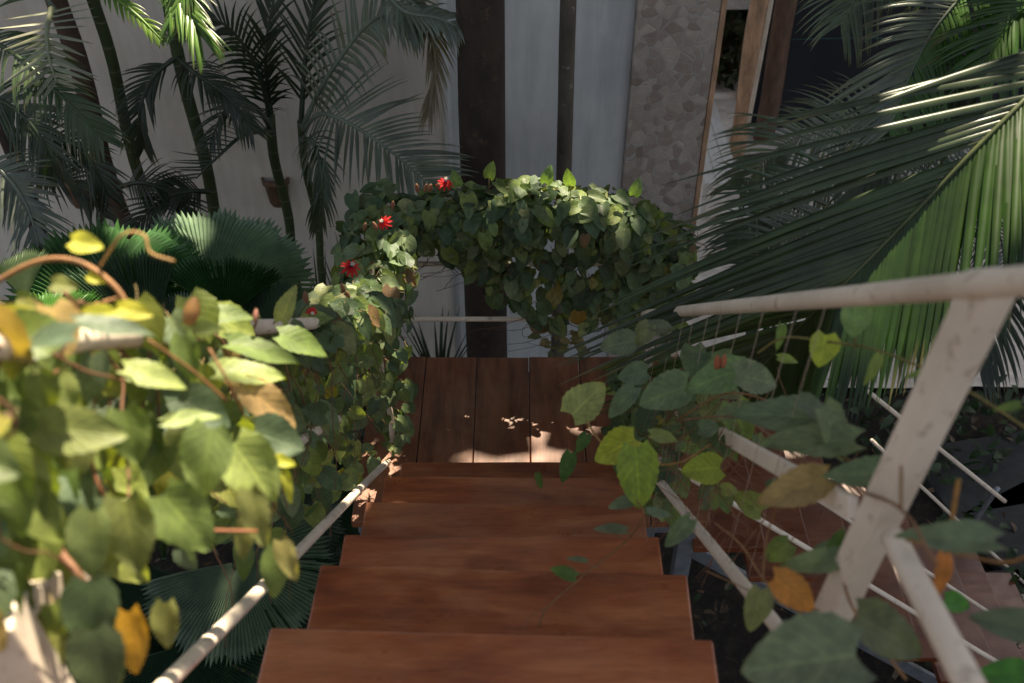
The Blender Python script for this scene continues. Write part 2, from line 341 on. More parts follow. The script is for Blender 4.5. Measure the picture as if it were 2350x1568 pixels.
def frond(mb, pts, Nn, L, n=40, ang=48, w=0.02, droop=0.35, c=(0.05, 0.10, 0.045), rr=0.008, sides=(1, -1), segs=6, start=0.12, cR=None, LR=None,
          curve=0.0, droopR=None, vary=0.15, rc=None, angR=None, tipk=0.45, fold=0.5, wL=None, tipR=None, lift=0.22, skipL=False, jt=1.0):
    """rachis through pts, pinnate leaflets either side in the plane whose normal is about Nn"""
    P = smoothpts(pts, 60)
    tube(mb, P, lambda t: rr*(1-0.75*t), 6, rc or tuple(x*1.5 for x in c))
    for k in range(n):
        t = start+(1-start)*(k+0.5)/n
        f = t*60; i = int(f); p = P[min(i, 60)].lerp(P[min(i+1, 60)], f-i)
        T = (P[min(i+1, 60)]-P[max(i-1, 0)]).normalized()
        Nl = (Nn-T*Nn.dot(T)).normalized(); S = T.cross(Nl)
        u = (t-start)/(1-start)
        prof = (0.55+0.45*math.sin(math.pi*min(1, u*1.4+0.15))) if u < 0.6 else 1.0-(1-tipk)*((u-0.6)/0.4)**1.5
        for sd in sides:
            if (skipL and sd > 0 and k % 2) or random.random() < 0.03: continue
            LL = (LR if (LR and sd < 0) else L)*(max(0.12, (1-u))**0.75*1.15 if (tipR and sd < 0) else prof)*random.uniform(1-vary, 1+vary*0.4); wk = (wL if (wL and sd > 0) else w)
            a = math.radians((angR if (angR and sd < 0) else ang)*(1-0.35*u)+random.uniform(-5, 5)*jt)
            d = (T*math.cos(a)+S*(sd*math.sin(a))+Nl*lift+rnd(0.06*jt)).normalized()
            g = (droopR if (droopR is not None and sd < 0) else droop)*random.uniform(0.7, 1.3)
            q = V(p); sl = LL/segs; vs = []; uvs = []
            cc = jit(cR if (cR and sd < 0) else c, 0.22)
            wn = (Nl*sd if True else Nl)
            for s_ in range(segs+1):
                h = s_/segs
                ww = wk*0.5*(min(1, 0.45+h*4)*(1-h**2.2)+0.02)
                side = d.cross(Nl); 
                if side.length < 1e-3: side = d.cross(UP)
                side.normalize(); nn = side.cross(d)
                vs += [q+side*ww-nn*ww*fold, V(q), q-side*ww-nn*ww*fold]
                uvs += [(0, h), (0.5, h), (1, h)]
                d = (d+V((0, 0, -1))*(g/segs*(0.5+h*1.6))+T*curve/segs).normalized(); q = q+d*sl
            fs = []
            for s_ in range(segs):
                b = s_*3; fs += [(b, b+1, b+4, b+3), (b+1, b+2, b+5, b+4)]
            if random.random() < 0.3:
                tb_ = (0.16, 0.12, 0.05); cl_ = [cc]*(len(vs)-6)+[tuple(0.5*(x+y) for x, y in zip(cc, tb_))]*3+[tb_]*3
                mb.add(vs, fs, cl_, uvs)
            else: mb.add(vs, fs, cc, uvs)
def fan(mb, center, axis, Nn, R, span=300, n=60, c=(0.05, 0.09, 0.06), cup=0.18, tooth=0.08, depth=0.009, wavy=0.05):
    """round pleated fan blade: axis is the direction of the middle of the blade"""
    A = axis.normalized(); Nl = (Nn-A*Nn.dot(A)).normalized(); S = A.cross(Nl)
    rings = [0.04, 0.3, 0.6, 0.82, 0.93, 1.0]
    vs = []; uv = []; fs = []; ph = random.uniform(0, 6)
    cols_ = []
    m = 2*n+1; tv = [random.uniform(-0.05, 0.03) for _ in range(m)]; torn = set(k for k in range(m) if random.random() < 0.05)
    for r in rings:
        for k in range(m):
            a = math.radians(-span/2+span*k/(m-1))
            rr = R*r
            z = (depth*r*(R/0.4))*(1 if k % 2 else -1)
            if r == 1.0: rr *= (1.0+tooth*0.4 if k % 2 else 1.0-tooth*(1+0.5*math.sin(k*1.7)))
            if r >= 0.93: z *= 0.6
            rr *= 1+0.03*math.sin(3*a+ph)+(tv[k//4]*r**4)
            z += -cup*R*r*r+wavy*R*r*r*math.sin(a*4+ph)
            vs.append(center+A*(math.cos(a)*rr)+S*(math.sin(a)*rr)+Nl*z+(-UP*0.10*R*r**3)); uv.append((k/m, r))
    for i in range(len(rings)-1):
        for k in range(m-1):
            if k in torn and i >= 2+k % 3: continue
            a = i*m+k; fs.append((a, a+1, a+1+m, a+m))
    mb.add(vs, fs, c, uv, smooth=False)

# ------------------------------------------------------------------ SETTING
g = MB(); nx = 90
gx0, gx1, gy0, gy1 = -6.0, 9.0, -3.0, 14.0
vs = []; fs = []
for i in range(nx+1):
    for j in range(nx+1):
        x = gx0+(gx1-gx0)*i/nx; y = gy0+(gy1-gy0)*j/nx
        z = 0.05*math.sin(x*2.1+y*1.3)*math.sin(y*2.7)+random.uniform(-0.015, 0.02)
        if 1.0 < x < 4.6 and y > 4.9: z = -0.03
        vs.append((x, y, z-0.03))
for i in range(nx):
    for j in range(nx):
        a = i*(nx+1)+j; fs.append((a, a+nx+1, a+nx+2, a+1))
g.add(vs, fs)
far = 400
o0 = len(g.v)
g.add([(-far, -far, -0.12), (far, -far, -0.12), (far, far, -0.12), (-far, far, -0.12)], [(0, 1, 2, 3)])
tag(g.build('ground', M_SOIL), kind='structure')
p = MB(); vs = []; fs = []
for i in range(31):
    for j in range(41):
        x = 1.15+3.4*i/30; y = 4.9+9.0*j/40
        vs.append((x+0.06*math.sin(y*3)*(1 if i in (0, 30) else 0), y, 0.012+0.02*math.sin(x*5+y*3)*math.sin(y*2)+random.uniform(0, 0.006)))
for i in range(30):
    for j in range(40):
        a = i*41+j; fs.append((a, a+41, a+42, a+1))
p.add(vs, fs); tag(p.build('path', M_SAND), kind='structure')

# garden wall
WTOP = 3.9
wl = empty('garden_wall', (0, 5.0, 0), 'tall plaster garden wall behind the palms, beige on the left, white in the middle, stone mosaic at right', 'wall')
b = MB(); box(b, (-7, 5.0, -0.1), (-0.362, 5.22, WTOP)); b.build('beige_panel', M_BEIGE, wl)
b = MB(); box(b, (-0.338, 4.985, -0.1), (0.625, 5.22, WTOP+0.02)); b.build('white_panel', M_WHITE, wl)
b = MB(); tube(b, [V((-0.35, 4.99, -0.1)), V((-0.35, 4.99, 2.2)), V((-0.35, 4.99, WTOP))], 0.022, 10); b.build('drain_pipe', M_WHITE, wl)
b = MB(); box(b, (0.627, 4.93, -0.1), (1.045, 5.22, WTOP-0.01)); b.build('mosaic_panel', M_MOSAIC, wl, 0.006)
b = MB(); box(b, (1.047, 4.925, -0.1), (1.075, 5.23, WTOP+0.03)); b.build('edge_trim', M_POLE, wl, 0.004)

# terracotta wall lamps
for k, (px, py, lab) in enumerate([(632, 452, 'small terracotta wall lamp behind the slim palm stems, right of the fan palm leaves'),
                        (172, 455, 'small terracotta wall lamp low on the beige wall, left of the brown palm trunk')]):
    c0 = WY(px, py, 4.93)
    e = empty('wall_lamp', c0, lab, 'lamp', 'terracotta lamps on the garden wall')
    b = MB(); n = 14; vs = []; fs = []
    prof = [(0.045, -0.09), (0.055, -0.07), (0.068, 0.05), (0.078, 0.055), (0.08, 0.09), (0.066, 0.09), (0.05, -0.05)]
    for r, z in prof:
        for q in range(n+1):
            a = math.pi*q/n; vs.append((c0.x+r*math.cos(a), 4.995-r*math.sin(a)*0.9, c0.z+z))
    for i in range(len(prof)-1):
        for q in range(n):
            a = i*(n+1)+q; fs.append((a, a+1, a+n+2, a+n+1))
    b.add(vs, fs); b.build('shade', M_TERRA, e)
    b = MB(); box(b, (c0.x-0.05, 4.975, c0.z-0.07), (c0.x+0.05, 4.999, c0.z+0.06)); b.build('back_plate', M_TERRA, e, 0.003)

# ------------------------------------------------------------------ STAIRCASE
def Dz(d): return CZ-d
st = empty('wooden_staircase', (0, 1.0, 0), 'red brown wooden staircase with open treads leading down to a dark plank landing', 'staircase')
treads = [((922, 1060), (1442, 1060)), ((882, 1093), (1458, 1096)), ((840, 1152), (1478, 1161)), ((790, 1226), (1512, 1231)), ((735, 1295), (1577, 1319)), ((620, 1440), (1637, 1467))]
def board(mb, L, R, back, th, c, z0, setback=0.0, r=0.004):
    t = (R-L); t.z = 0; t.normalize(); bk = V((t.y, -t.x, 0))
    L = L+bk*setback; R = R+bk*setback
    pts = [L, R, R+bk*back, L+bk*back]
    n = 14; vs = []
    for zz in (z0-th, z0):
        for i in range(n+1):
            u = i/n; wob = 0.0012*math.sin(u*9+z0*40)
            vs.append(L.lerp(R, u)*1.0+V((0, 0, 0))); vs[-1].z = zz+wob
        for i in range(n+1):
            u = i/n; q = (L+bk*back).lerp(R+bk*back, u); q.z = zz+0.0012*math.sin(u*9+z0*40); vs.append(q)
    m = n+1; fs = []
    for i in range(n):
        fs.append((2*m+i, 2*m+m+i, 2*m+m+i+1, 2*m+i+1))
        fs.append((i, i+1, m+i+1, m+i))
        fs.append((i, 2*m+i, 2*m+i+1, i+1))
        fs.append((m+i, m+i+1, 3*m+i+1, 3*m+i))
    fs += [(0, m, 3*m, 2*m), (n, 2*m+n, 3*m+n, m+n)]
    mb.add(vs, fs, c, smooth=False)
tint = [0.72, 0.94, 0.82, 1.04, 0.92, 1.10, 1.0, 1.0]
for k, (l, r) in enumerate(treads):
    Z = Dz(2.64-0.212*k)
    L = WZ(l[0], l[1], Z); R = WZ(r[0], r[1], Z)
    if k < 2: L.x = min(L.x, -0.385)
    b = MB(); back = 0.33 if k < 5 else 0.198
    board(b, L, R, back, 0.034, (tint[k], tint[k]*0.98, tint[k]*0.97), Z)
    o = b.build('tread', M_TREAD, st, 0.005)
    if k == 5:
        b = MB(); board(b, L, R, 0.14, 0.034, (0.95, 0.93, 0.92), Z-0.001, 0.203); b.build('tread', M_TREAD, st, 0.005)
for k in (6, 7):
    Z = Dz(2.64-0.212*k); Y = 1.045-0.28*(k-5)
    b = MB(); board(b, V((-0.45, Y, Z)), V((0.37, Y, Z)), 0.33, 0.034, (1, 1, 1), Z); b.build('tread', M_TREAD, st, 0.005)
# stringers under the flight
for x in (-0.30, 0.28):
    b = MB(); bar(b, (x, 0.30, Dz(1.40)), (x, 2.40, Dz(2.99)), 0.05, 0.10, side=V((1, 0, 0))); b.build('stringer', M_STEEL, st)
# landing planks
LZ = Dz(2.85)
gaps = [-0.58, -0.364, -0.149, 0.071, 0.283, 0.500, 0.715]
for k in range(6):
    b = MB(); x0, x1 = gaps[k]+0.0016, gaps[k+1]-0.0016; t = random.uniform(0.8, 1.2)
    nseg = 10; vs = []; fs = []
    for zz in (LZ-0.034, LZ):
        for i in range(nseg+1):
            y = 2.34+(3.235-2.34)*i/nseg+(random.uniform(-0.003, 0.004) if i == nseg else 0)
            z = zz+0.001*math.sin(i*0.8+k)+(k % 2)*0.0015
            vs += [(x0, y, z), (x1, y, z)]
    m = 2*(nseg+1)
    for i in range(nseg):
        a = 2*i; fs += [(m+a, m+a+1, m+a+3, m+a+2), (a, a+2, a+3, a+1), (a, m+a, m+a+2, a+2), (a+1, a+3, m+a+3, m+a+1)]
    fs += [(0, 1, m+1, m), (m-2, 2*m-2, 2*m-1, m-1)]
    b.add(vs, fs, (t, t*0.98, t*0.96), smooth=False); b.build('landing_plank', M_PLANK, st, 0.003)
for yy in (2.42, 3.16):
    b = MB(); bar(b, (-0.57, yy, LZ-0.085), (0.71, yy, LZ-0.085), 0.05, 0.09); b.build('joist', M_STEEL, st)
for (x, y) in ((-0.54, 3.14), (0.66, 3.14), (-0.54, 2.44), (0.66, 2.44)):
    b = MB(); box(b, (x-0.03, y-0.03, -0.05), (x+0.03, y+0.03, LZ-0.135)); b.build('support_post', M_STEEL, st)
# second flight, descending to the right
s2 = empty('side_staircase', (1.2, 2.8, 0), 'lower flight of dark red wooden steps going down to the right from the landing', 'staircase')
for k in range(1, 10):
    Z = LZ-0.185*k; X = 0.715+0.235*k
    b = MB(); board(b, V((X, 3.22, Z)), V((X, 2.37, Z)), 0.27, 0.034, (0.42, 0.38, 0.38), Z); b.build('tread', M_TREAD, s2, 0.004)
for yy in (2.50, 3.08):
    b = MB(); bar(b, (0.70, yy, LZ-0.36), (2.9, yy, LZ-0.36-0.787*2.2), 0.02, 0.06, side=V((0, 1, 0))); b.build('stringer', M_STEEL, s2)

# ------------------------------------------------------------------ RAILINGS
def pipe(mb, a, b, r=0.0165, seg=12):
    tube(mb, smoothpts([V(a), V(b)], 14), r, seg)
# right railing of upper flight
XR = 0.45
rr_ = empty('stair_railing', (XR, 0.85, Dz(1.4)), 'chipped white pipe railing with a square post along the right side of the stairs', 'railing', 'white pipe railings round the stairs')
h0 = WX(1480, 722, XR); h1 = WX(2290, 650, XR+0.03)
dirn = (h1-h0).normalized(); h2 = h1+dirn*0.42
P = [h0.lerp(h1, i/12) for i in range(13)]+[h1+dirn*0.14*i for i in (1, 2, 3)]
b = MB(); tube(b, P, 0.0150, 16); b.build('handrail', M_PAINT, rr_)
# square post
top = WX(2290, 690, XR+0.0); bot = WX(1893, 1462, XR)
b = MB(); bx = top.x+0.0
bar(b, (XR+0.006, 0.86, bot.z-0.12), (XR+0.047, 0.835, h1.z-0.024), 0.040, 0.040, side=V((1, 0.22, 0))); b.build('post', M_PAINT, rr_, 0.003)
a = WX(1555, 940, XR); c_ = WX(2000, 1190, XR)
b = MB(); bar(b, a, a.lerp(c_, 0.955), 0.014, 0.030, side=V((1, 0, 0))); b.build('middle_rail', M_PAINT, rr_, 0.002)
a2 = WX(1510, 1100, 0.425); c2 = WX(1812, 1474, 0.425)
b = MB(); pipe(b, a2-(c2-a2)*0.35, c2+(c2-a2)*0.10, 0.0125); b.build('lower_rail', M_PAINT, rr_)
b = MB(); pipe(b, V((XR+0.01, 0.80, 3.50)), V((0.40, 0.43, 3.43)), 0.0135); 
b.v = []; b.f = []; b.c = []; b.uv = []; b.sm = []
pipe(b, W(2050, 1235, 1.25), W(2260, 1640, 0.95), 0.0155); b.build('lower_rail', M_PAINT, rr_)
# far post of the right railing (at the landing)
fp = MB(); box(fp, (0.44, 2.32, LZ), (0.465, 2.345, h0.z+0.28)); 
fp = MB(); bar(fp, (0.452, 2.50, LZ), (0.452, 2.50, LZ+0.70), 0.024, 0.024, side=V((1, 0, 0))); fp.build('post', M_PAINT, rr_, 0.002)
b = MB()
for k in range(11):
    t = 0.10+0.80*k/11+random.uniform(-0.02, 0.02)
    top_ = h0.lerp(h1, t); zz = a2.lerp(c2, t*0.95)
    yb = top_.y; u = (yb-a2.y)/(c2.y-a2.y); low = a2+(c2-a2)*u
    sl = V((random.uniform(-0.012, 0.012), random.uniform(-0.02, 0.02), 0))
    tube(b, [V((XR, yb, top_.z-0.01)), V((XR-0.012, yb, (top_.z+low.z)/2)), V((0.43, yb, low.z))+sl], 0.0006, 4)
b.build('cord', M_WIRE, rr_)
# left railing of upper flight
XL = -0.50
rl = empty('stair_railing', (XL, 0.9, Dz(1.4)), 'white pipe railing on the left side of the stairs, mostly buried under climbing vine', 'railing', 'white pipe railings round the stairs')
l0 = WX(700, 744, XL); l1 = WX(250, 775, XL); ld = (l1-l0).normalized()
lfar = l0-ld*(l0.y-2.75)/(-ld.y)*-1 if False else l0+(l0-l1)*((2.75-l0.y)/(l0.y-l1.y))
b = MB(); pipe(b, lfar, l1+ld*0.55, 0.0155); b.build('handrail', M_PAINT, rl)
q0 = WX(890, 1060, -0.47); q1 = WX(380, 1568, -0.47)
b = MB(); tube(b, smoothpts([q0, q0.lerp(q1, .2)+V((0, 0, .004)), q0.lerp(q1, .5), q0.lerp(q1, .75)+V((0, 0, -.003)), q1+(q1-q0)*0.25], 20), 0.0125, 12); b.build('lower_rail', M_PAINT, rl)
m0 = W(775, 962, 2.55); m0 = WX(775, 962, -0.485); m1 = WX(170, 1318, -0.485)
b = MB(); pipe(b, m0, m0.lerp(m1, 0.35), 0.012); b.build('middle_rail', M_PAINT, rl)
lp = WX(30, 1400, -0.50)
b = MB(); bar(b, lp, WX(190, 1300, -0.49), 0.02, 0.03, side=V((1, 0, 0))); b.build('middle_rail', M_PAINT, rl, 0.002)
b = MB(); bar(b, (lp.x, lp.y-0.01, lp.z-0.5), (lp.x, lp.y-0.03, lp.z+0.04), 0.05, 0.05, side=V((1, 0.2, 0))); b.build('post', M_PAINT, rl, 0.003)
# landing corner post left (sunlit, slightly bent)
b = MB(); tube(b, smoothpts([V((-0.47, 2.74, LZ-0.02)), V((-0.462, 2.745, LZ+0.12)), V((-0.478, 2.75, LZ+0.3)), V((-0.48, 2.75, LZ+0.58))], 14), 0.0115, 10); b.build('post', M_PAINT, rl)
b = MB(); pipe(b, V((-0.48, 2.74, LZ+0.30)), V((-0.62, 2.40, LZ+0.42)), 0.010); b.build('middle_rail', M_PAINT, rl)
# landing railing (far side and left side)
lr = empty('landing_railing', (0, 3.29, LZ), 'low rail of thin horizontal bars at the far landing edge, hung with vine', 'railing', 'white pipe railings round the stairs')
for z in (2.686, 2.40, 2.21):
    b = MB()
    tube(b, smoothpts([V((-0.52, 3.29, Dz(z))), V((0.1, 3.29, Dz(z))), V((0.50, 3.29, Dz(z))), V((0.70, 3.29, Dz(z if z > 2.3 else 2.32)))], 18), 0.0105 if z > 2.3 else 0.014, 10); b.build('horizontal_bar', M_PAINT, lr)
for x in (-0.52, 0.48, 0.70):
    b = MB(); box(b, (x-0.014, 3.305, LZ-0.1), (x+0.014, 3.333, Dz(2.2 if x < 0.6 else 2.34))); b.build('post', M_PAINT, lr, 0.002)
for z in (2.40, 2.12):
    b = MB(); pipe(b, V((-0.52, 3.29, Dz(z))), V((-0.49, 2.76, Dz(z)-0.02)), 0.010, 10); b.build('side_bar', M_PAINT, lr)
# railings of the lower flight
r2 = empty('lower_railing', (1.2, 2.0, 1.4), 'thin white pipe rails beside the lower flight of steps at right', 'railing', 'white pipe railings round the stairs')
def YP(px, py, Y): return WY(px, py, Y)
b = MB(); pipe(b, WY(1512, 1054, 2.2), WY(2330, 1545, 2.2), 0.0095, 10); b.build('lower_rail', M_PAINT, r2)
b = MB(); pipe(b, WY(1862, 1138, 2.2), WY(2420, 1504, 2.2), 0.0065, 8); b.build('middle_rail', M_PAINT, r2)
r3 = empty('lower_railing', (1.4, 3.3, 1.2), 'far pair of thin white rails crossing the dark soil beyond the lower steps', 'railing', 'white pipe railings round the stairs')
b = MB(); pipe(b, WY(1640, 640, 3.3), WY(1960, 873, 3.3), 0.011, 10); pipe(b, WY(1960, 873, 3.3), WY(2306, 1151, 3.3), 0.011, 10); b.build('upper_rail', M_PAINT, r3)
b = MB(); pipe(b, WY(2000, 1010, 3.3), WY(2400, 1385, 3.3), 0.009, 10); b.build('middle_rail', M_PAINT, r3)
b = MB(); pipe(b, WY(2290, 1120, 3.32), WY(2200, 1250, 3.32), 0.013, 8); b.build('post', M_STEEL, r3)
# slabs
for k, (px, py, w_, h_, a_, lab) in enumerate([(2290, 1080, .9, .55, .2, 'dark grey paving slab on the soil at the right edge, the farther one'), (2400, 1230, .8, .7, .5, 'dark grey paving slab with a pointed corner, nearer the lower railing'),
                                    (2300, 1400, .7, .5, .1, 'dark grey paving slab glimpsed under the pipe rails in the lower right corner')]):
    c0 = WZ(px, py, 0.06); b = MB(); box(b, (-w_/2, -h_/2, -0.06), (w_/2, h_/2, 0.0), M=Matrix.Translation(c0)@Matrix.Rotation(a_, 4, 'Z'))
    tag(b.build('paving_slab', M_SLAB, bevel=0.01), lab, 'paving slab', 'grey slabs on the soil at right')

# ------------------------------------------------------------------ far right: poles, netting, bench, back fence
pp = WZ(1697, 360, 0)
for (pt, pb_, Y, r, mat, lab) in [(1745, 1697, 7.93, 0.072, M_POLE, 'sunlit brown wooden pole beside the gap in the wall'), (1808, 1752, 8.2, 0.088, M_POLEDARK, 'thicker dark brown wooden pole in front of the black netting')]:
    A = WY(pt, 0, Y); zt = 3.6
    b = MB(); n = 16
    tube(b, [V((A.x+0.012*math.sin(i*0.9), Y, zt*i/n-0.05)) for i in range(n+1)], lambda t: r*(1.05-0.1*t), 14, wob=0.02)
    tag(b.build('wooden_pole', mat), lab, 'pole', 'wooden poles by the netting')
A = WY(1775, 0, 7.7); b = MB(); tube(b, smoothpts([V((A.x-0.02, 7.75, 0.4)), V((A.x, 7.75, 1.6)), V((A.x+0.01, 7.75, 3.6))], 12), 0.018, 8)
tag(b.build('thin_pipe', M_PAINT), 'thin pale pipe standing between the two wooden poles', 'pipe')
nt_ = MB(); nn = 40; vs = []; fs = []
for i in range(nn+1):
    for j in range(13):
        x = 2.2+7.3*i/nn; z = 0.0+3.8*j/12; vs.append((x, 8.4+0.05*math.sin(x*3.1)+0.03*math.sin(z*4+x*7), z))
        
for i in range(nn):
    for j in range(12):
        a = i*13+j; fs.append((a, a+13, a+14, a+1))
nt_.add(vs, fs)
nb = len(nt_.v); vs2 = [(x, y+0.02, z) for (x, y, z) in vs]; nt_.add(vs2, [tuple(reversed(f)) for f in fs])
ne = empty('shade_netting', (4, 8.4, 0), 'black shade netting hung as a screen behind the palms at upper right', 'netting')
nt_.build('net', M_NET, ne)
b = MB()
for z in (0.9, 1.7, 2.5): tube(b, [V((2.2+0.73*i, 8.36, z+0.02*math.sin(i))) for i in range(11)], 0.004, 5, (0.2, 0.5, 0.45))
b.build('guy_line', simple('green cord', (0.03, 0.12, 0.10), 0.6), ne)
be = empty('bench', (1.65, 7.2, 0), 'white painted plank bench on pale sand beyond the mosaic wall', 'bench')
for k in range(3):
    b = MB(); box(b, (1.50+0.095*k, 6.75, 0.42), (1.59+0.095*k, 8.1, 0.45)); b.build('seat_board', M_BENCH, be, 0.004)
for y in (6.9, 7.9):
    b = MB(); box(b, (1.52, y, 0), (1.57, y+0.06, 0.418)); b.build('leg', M_BENCH, be, 0.003)
    b = MB(); box(b, (1.71, y, 0), (1.76, y+0.06, 0.418)); b.build('leg', M_BENCH, be, 0.003)
b = MB(); box(b, (1.62, 6.45, 0.30), (2.05, 6.62, 0.335)); 
tb = empty('stool', (1.84, 6.53, 0), 'low pale stool standing in front of the white bench', 'stool')
b.build('seat', M_BENCH, tb, 0.004)
for x in (1.66, 1.98):
    b = MB(); box(b, (x, 6.50, 0), (x+0.04, 6.56, 0.298)); b.build('leg', M_BENCH, tb)
rf = empty('rail_fence', (1.5, 7.95, 0), 'pale horizontal rail crossing the gap behind the bench', 'fence')
b = MB(); tube(b, [V((0.6, 7.97, 0.57)), V((1.2, 7.97, 0.575)), V((1.95, 7.97, 0.57))], 0.03, 10); b.build('rail', M_BENCH, rf)
b = MB(); box(b, (1.12, 8.0, 0), (1.2, 8.07, 0.62)); b.build('post', M_BENCH, rf)
lw = MB(); box(lw, (0.4, 8.9, 0.95), (2.18, 9.0, 1.1)); box(lw, (0.5, 8.92, -0.05), (0.6, 8.98, 0.949)); box(lw, (1.35, 8.92, -0.05), (1.43, 8.98, 0.949))
tag(lw.build('ledge', M_BENCH), 'pale ledge on posts at the top of the gap beyond the mosaic wall', 'ledge')
# dark shrubs beyond
sh = empty('shrub', (1.8, 9.5, 0), 'shadowy brown and green shrub seen through the gap beyond the pale rail', 'shrub')
b = MB()
for k in range(5200):
    p_ = V((random.uniform(0.9, 2.5), 9.2+random.uniform(0, 0.8), random.uniform(0.03, 2.6)))
    leaf(b, p_, rnd()+V((0, 0, -0.6)), V((0, -1, 0.5))+rnd(0.8), random.uniform(0.08, 0.17), 0.06, random.choice([(0.05, 0.07, 0.025), (0.09, 0.06, 0.03), (0.03, 0.045, 0.02)]), rows=3, cols=1)
b.build('foliage', M_CANOPY, sh)
b = MB()
for k in range(9):
    x = random.uniform(0.5, 3); tube(b, smoothpts([V((x, 9.5, -0.05)), V((x+random.uniform(-.2, .2), 9.4, 1.2)), V((x+random.uniform(-.4, .4), 9.5, 2.6))], 10), lambda t: 0.05*(1-0.6*t), 7)
b.build('stem', M_BROWNTRUNK, sh)

# ------------------------------------------------------------------ PALM TRUNKS
def vtrunk(name, px, py, Y, r0, r1, ztop, mat, label, cat, group=None, lean=0.0, par=None, wob=0.01, zb=-0.05):
    A = WY(px, py, Y); n = 40
    pts = [V((A.x+lean*(i/n-0.5)+wob*math.sin(i*0.5+px), Y+wob*math.cos(i*0.4), zb+(ztop-zb)*i/n)) for i in range(n+1)]
    e = par or empty(name, (A.x, Y, 0), label, cat, group)
    b = MB(); tube(b, pts, lambda t: r0+(r1-r0)*t**0.7, 20, wob=0.025); b.build('trunk', mat, e)
    return e, pts[-1]
big, btop = vtrunk('coconut_palm', 1108, 300, 4.2, 0.118, 0.080, 14.0, M_BIGTRUNK, 'thick dark palm trunk rising behind the middle of the landing rail', 'palm tree', wob=0.006)
thin_, ttop = vtrunk('palm_tree', 1300, 200, 4.4, 0.042, 0.030, 12.0, M_GREYTRUNK, 'slim grey spotted palm trunk in front of the white wall', 'palm tree', wob=0.008)
for e, tp in ((big, btop), (thin_, ttop)):
    for k in range(9):
        a = k*2*math.pi/9+random.random(); L_ = 1.5 if e is big else 1.0
        o_ = V((math.cos(a), math.sin(a), 0))
        b = MB(); frond(b, [tp, tp+o_*L_*0.35+UP*0.5, tp+o_*L_*0.75+UP*0.45, tp+o_*L_+UP*0.0], UP, 0.5, 34, c=(0.05, 0.1, 0.04), w=0.03, droop=0.6); b.build('frond', M_PALM, e)
br, brt = vtrunk('palm_tree', 175, 150, 4.45, 0.052, 0.046, 3.3, M_BROWNTRUNK, 'brown smooth palm trunk leaning at the far left against the beige wall', 'palm tree')
dk, dkt = vtrunk('palm_tree', 20, 330, 4.45, 0.045, 0.04, 3.0, M_BIGTRUNK, 'black palm trunk at the left edge behind drooping fronds', 'palm tree')
g1, g1t = vtrunk('areca_palm', 262, 180, 4.5, 0.030, 0.027, 3.2, M_GREENTRUNK, 'green ringed areca palm cane left of the brightly lit frond', 'palm tree', 'areca palms against the beige wall')
g2, g2t = vtrunk('areca_palm', 428, 200, 4.35, 0.034, 0.028, 3.0, M_GREENTRUNK, 'green ringed areca palm cane with a sunlit frond over its top', 'palm tree', 'areca palms against the beige wall')
g3, g3t = vtrunk('areca_palm', 628, 330, 4.55, 0.022, 0.026, 2.2, M_GREENTRUNK, 'slim areca palm stem passing the terracotta wall lamp', 'palm tree', 'areca palms against the beige wall')
g4, g4t = vtrunk('areca_palm', 697, 330, 4.45, 0.020, 0.020, 2.22, M_GREENTRUNK, 'slim areca palm stem right of the lamp, under a silvery drooping frond', 'palm tree', 'areca palms against the beige wall')

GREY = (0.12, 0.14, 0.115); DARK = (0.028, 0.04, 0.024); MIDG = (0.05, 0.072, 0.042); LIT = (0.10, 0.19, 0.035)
def pf(par, pts, L, n=38, ang=50, w=18, droop=0.35, c=MIDG, nrm=None, **kw):
    d = sum(q[2] for q in pts)/len(pts)
    P = [W(*q) for q in pts]
    b = MB(); frond(b, P, nrm or idir(0, -0.25, -1), 0.92*L/F*d, int(n*0.85), ang, 0.58*w/F*d, droop, c, rr=7/F*d, **kw)
    return b.build('frond', M_PALM, par)
# crown over the slim stems
pf(g4, [(695, 300, 4.95), (740, 262, 4.7), (830, 300, 4.6), (930, 375, 4.6), (1010, 450, 4.7)], 205, 46, 62, 15, 0.30, GREY, start=0.12)
pf(g4, [(690, 300, 4.95), (750, 180, 4.7), (840, 60, 4.5), (910, 30, 4.4), (960, 60, 4.4)], 140, 40, 55, 20, 1.3, GREY)
pf(g4, [(690, 300, 4.95), (700, 140, 4.8), (720, 10, 4.7), (760, -120, 4.6)], 150, 30, 35, 13, 0.5, DARK)
pf(g4, [(690, 320, 4.8), (720, 330, 4.6), (740, 420, 4.6), (730, 520, 4.7)], 110, 30, 38, 12, 0.9, MIDG)
pf(g3, [(625, 290, 5.05), (590, 160, 4.8), (520, 60, 4.6), (430, 40, 4.5)], 130, 34, 45, 14, 0.9, DARK)
pf(g3, [(625, 290, 5.05), (610, 120, 4.8), (640, -60, 4.7)], 130, 30, 35, 13, 0.5, DARK)
pf(g3, [(625, 300, 5.05), (560, 310, 4.7), (500, 360, 4.6), (450, 410, 4.6)], 120, 20, 55, 8, -0.1, DARK, sides=(1,))
pf(g3, [(625, 300, 5.05), (580, 240, 4.7), (520, 250, 4.6), (480, 330, 4.6)], 110, 26, 45, 10, 0.8, DARK)
# hanging dead frond near the big trunk
pf(g4, [(940, -60, 4.45), (985, 60, 4.45), (1000, 160, 4.45), (985, 260, 4.5)], 130, 34, 22, 8, 0.6, (0.16, 0.12, 0.07))
pf(g4, [(840, -80, 4.3), (920, 20, 4.3), (1000, 40, 4.3), (1050, 60, 4.3)], 110, 26, 50, 16, 1.2, GREY)
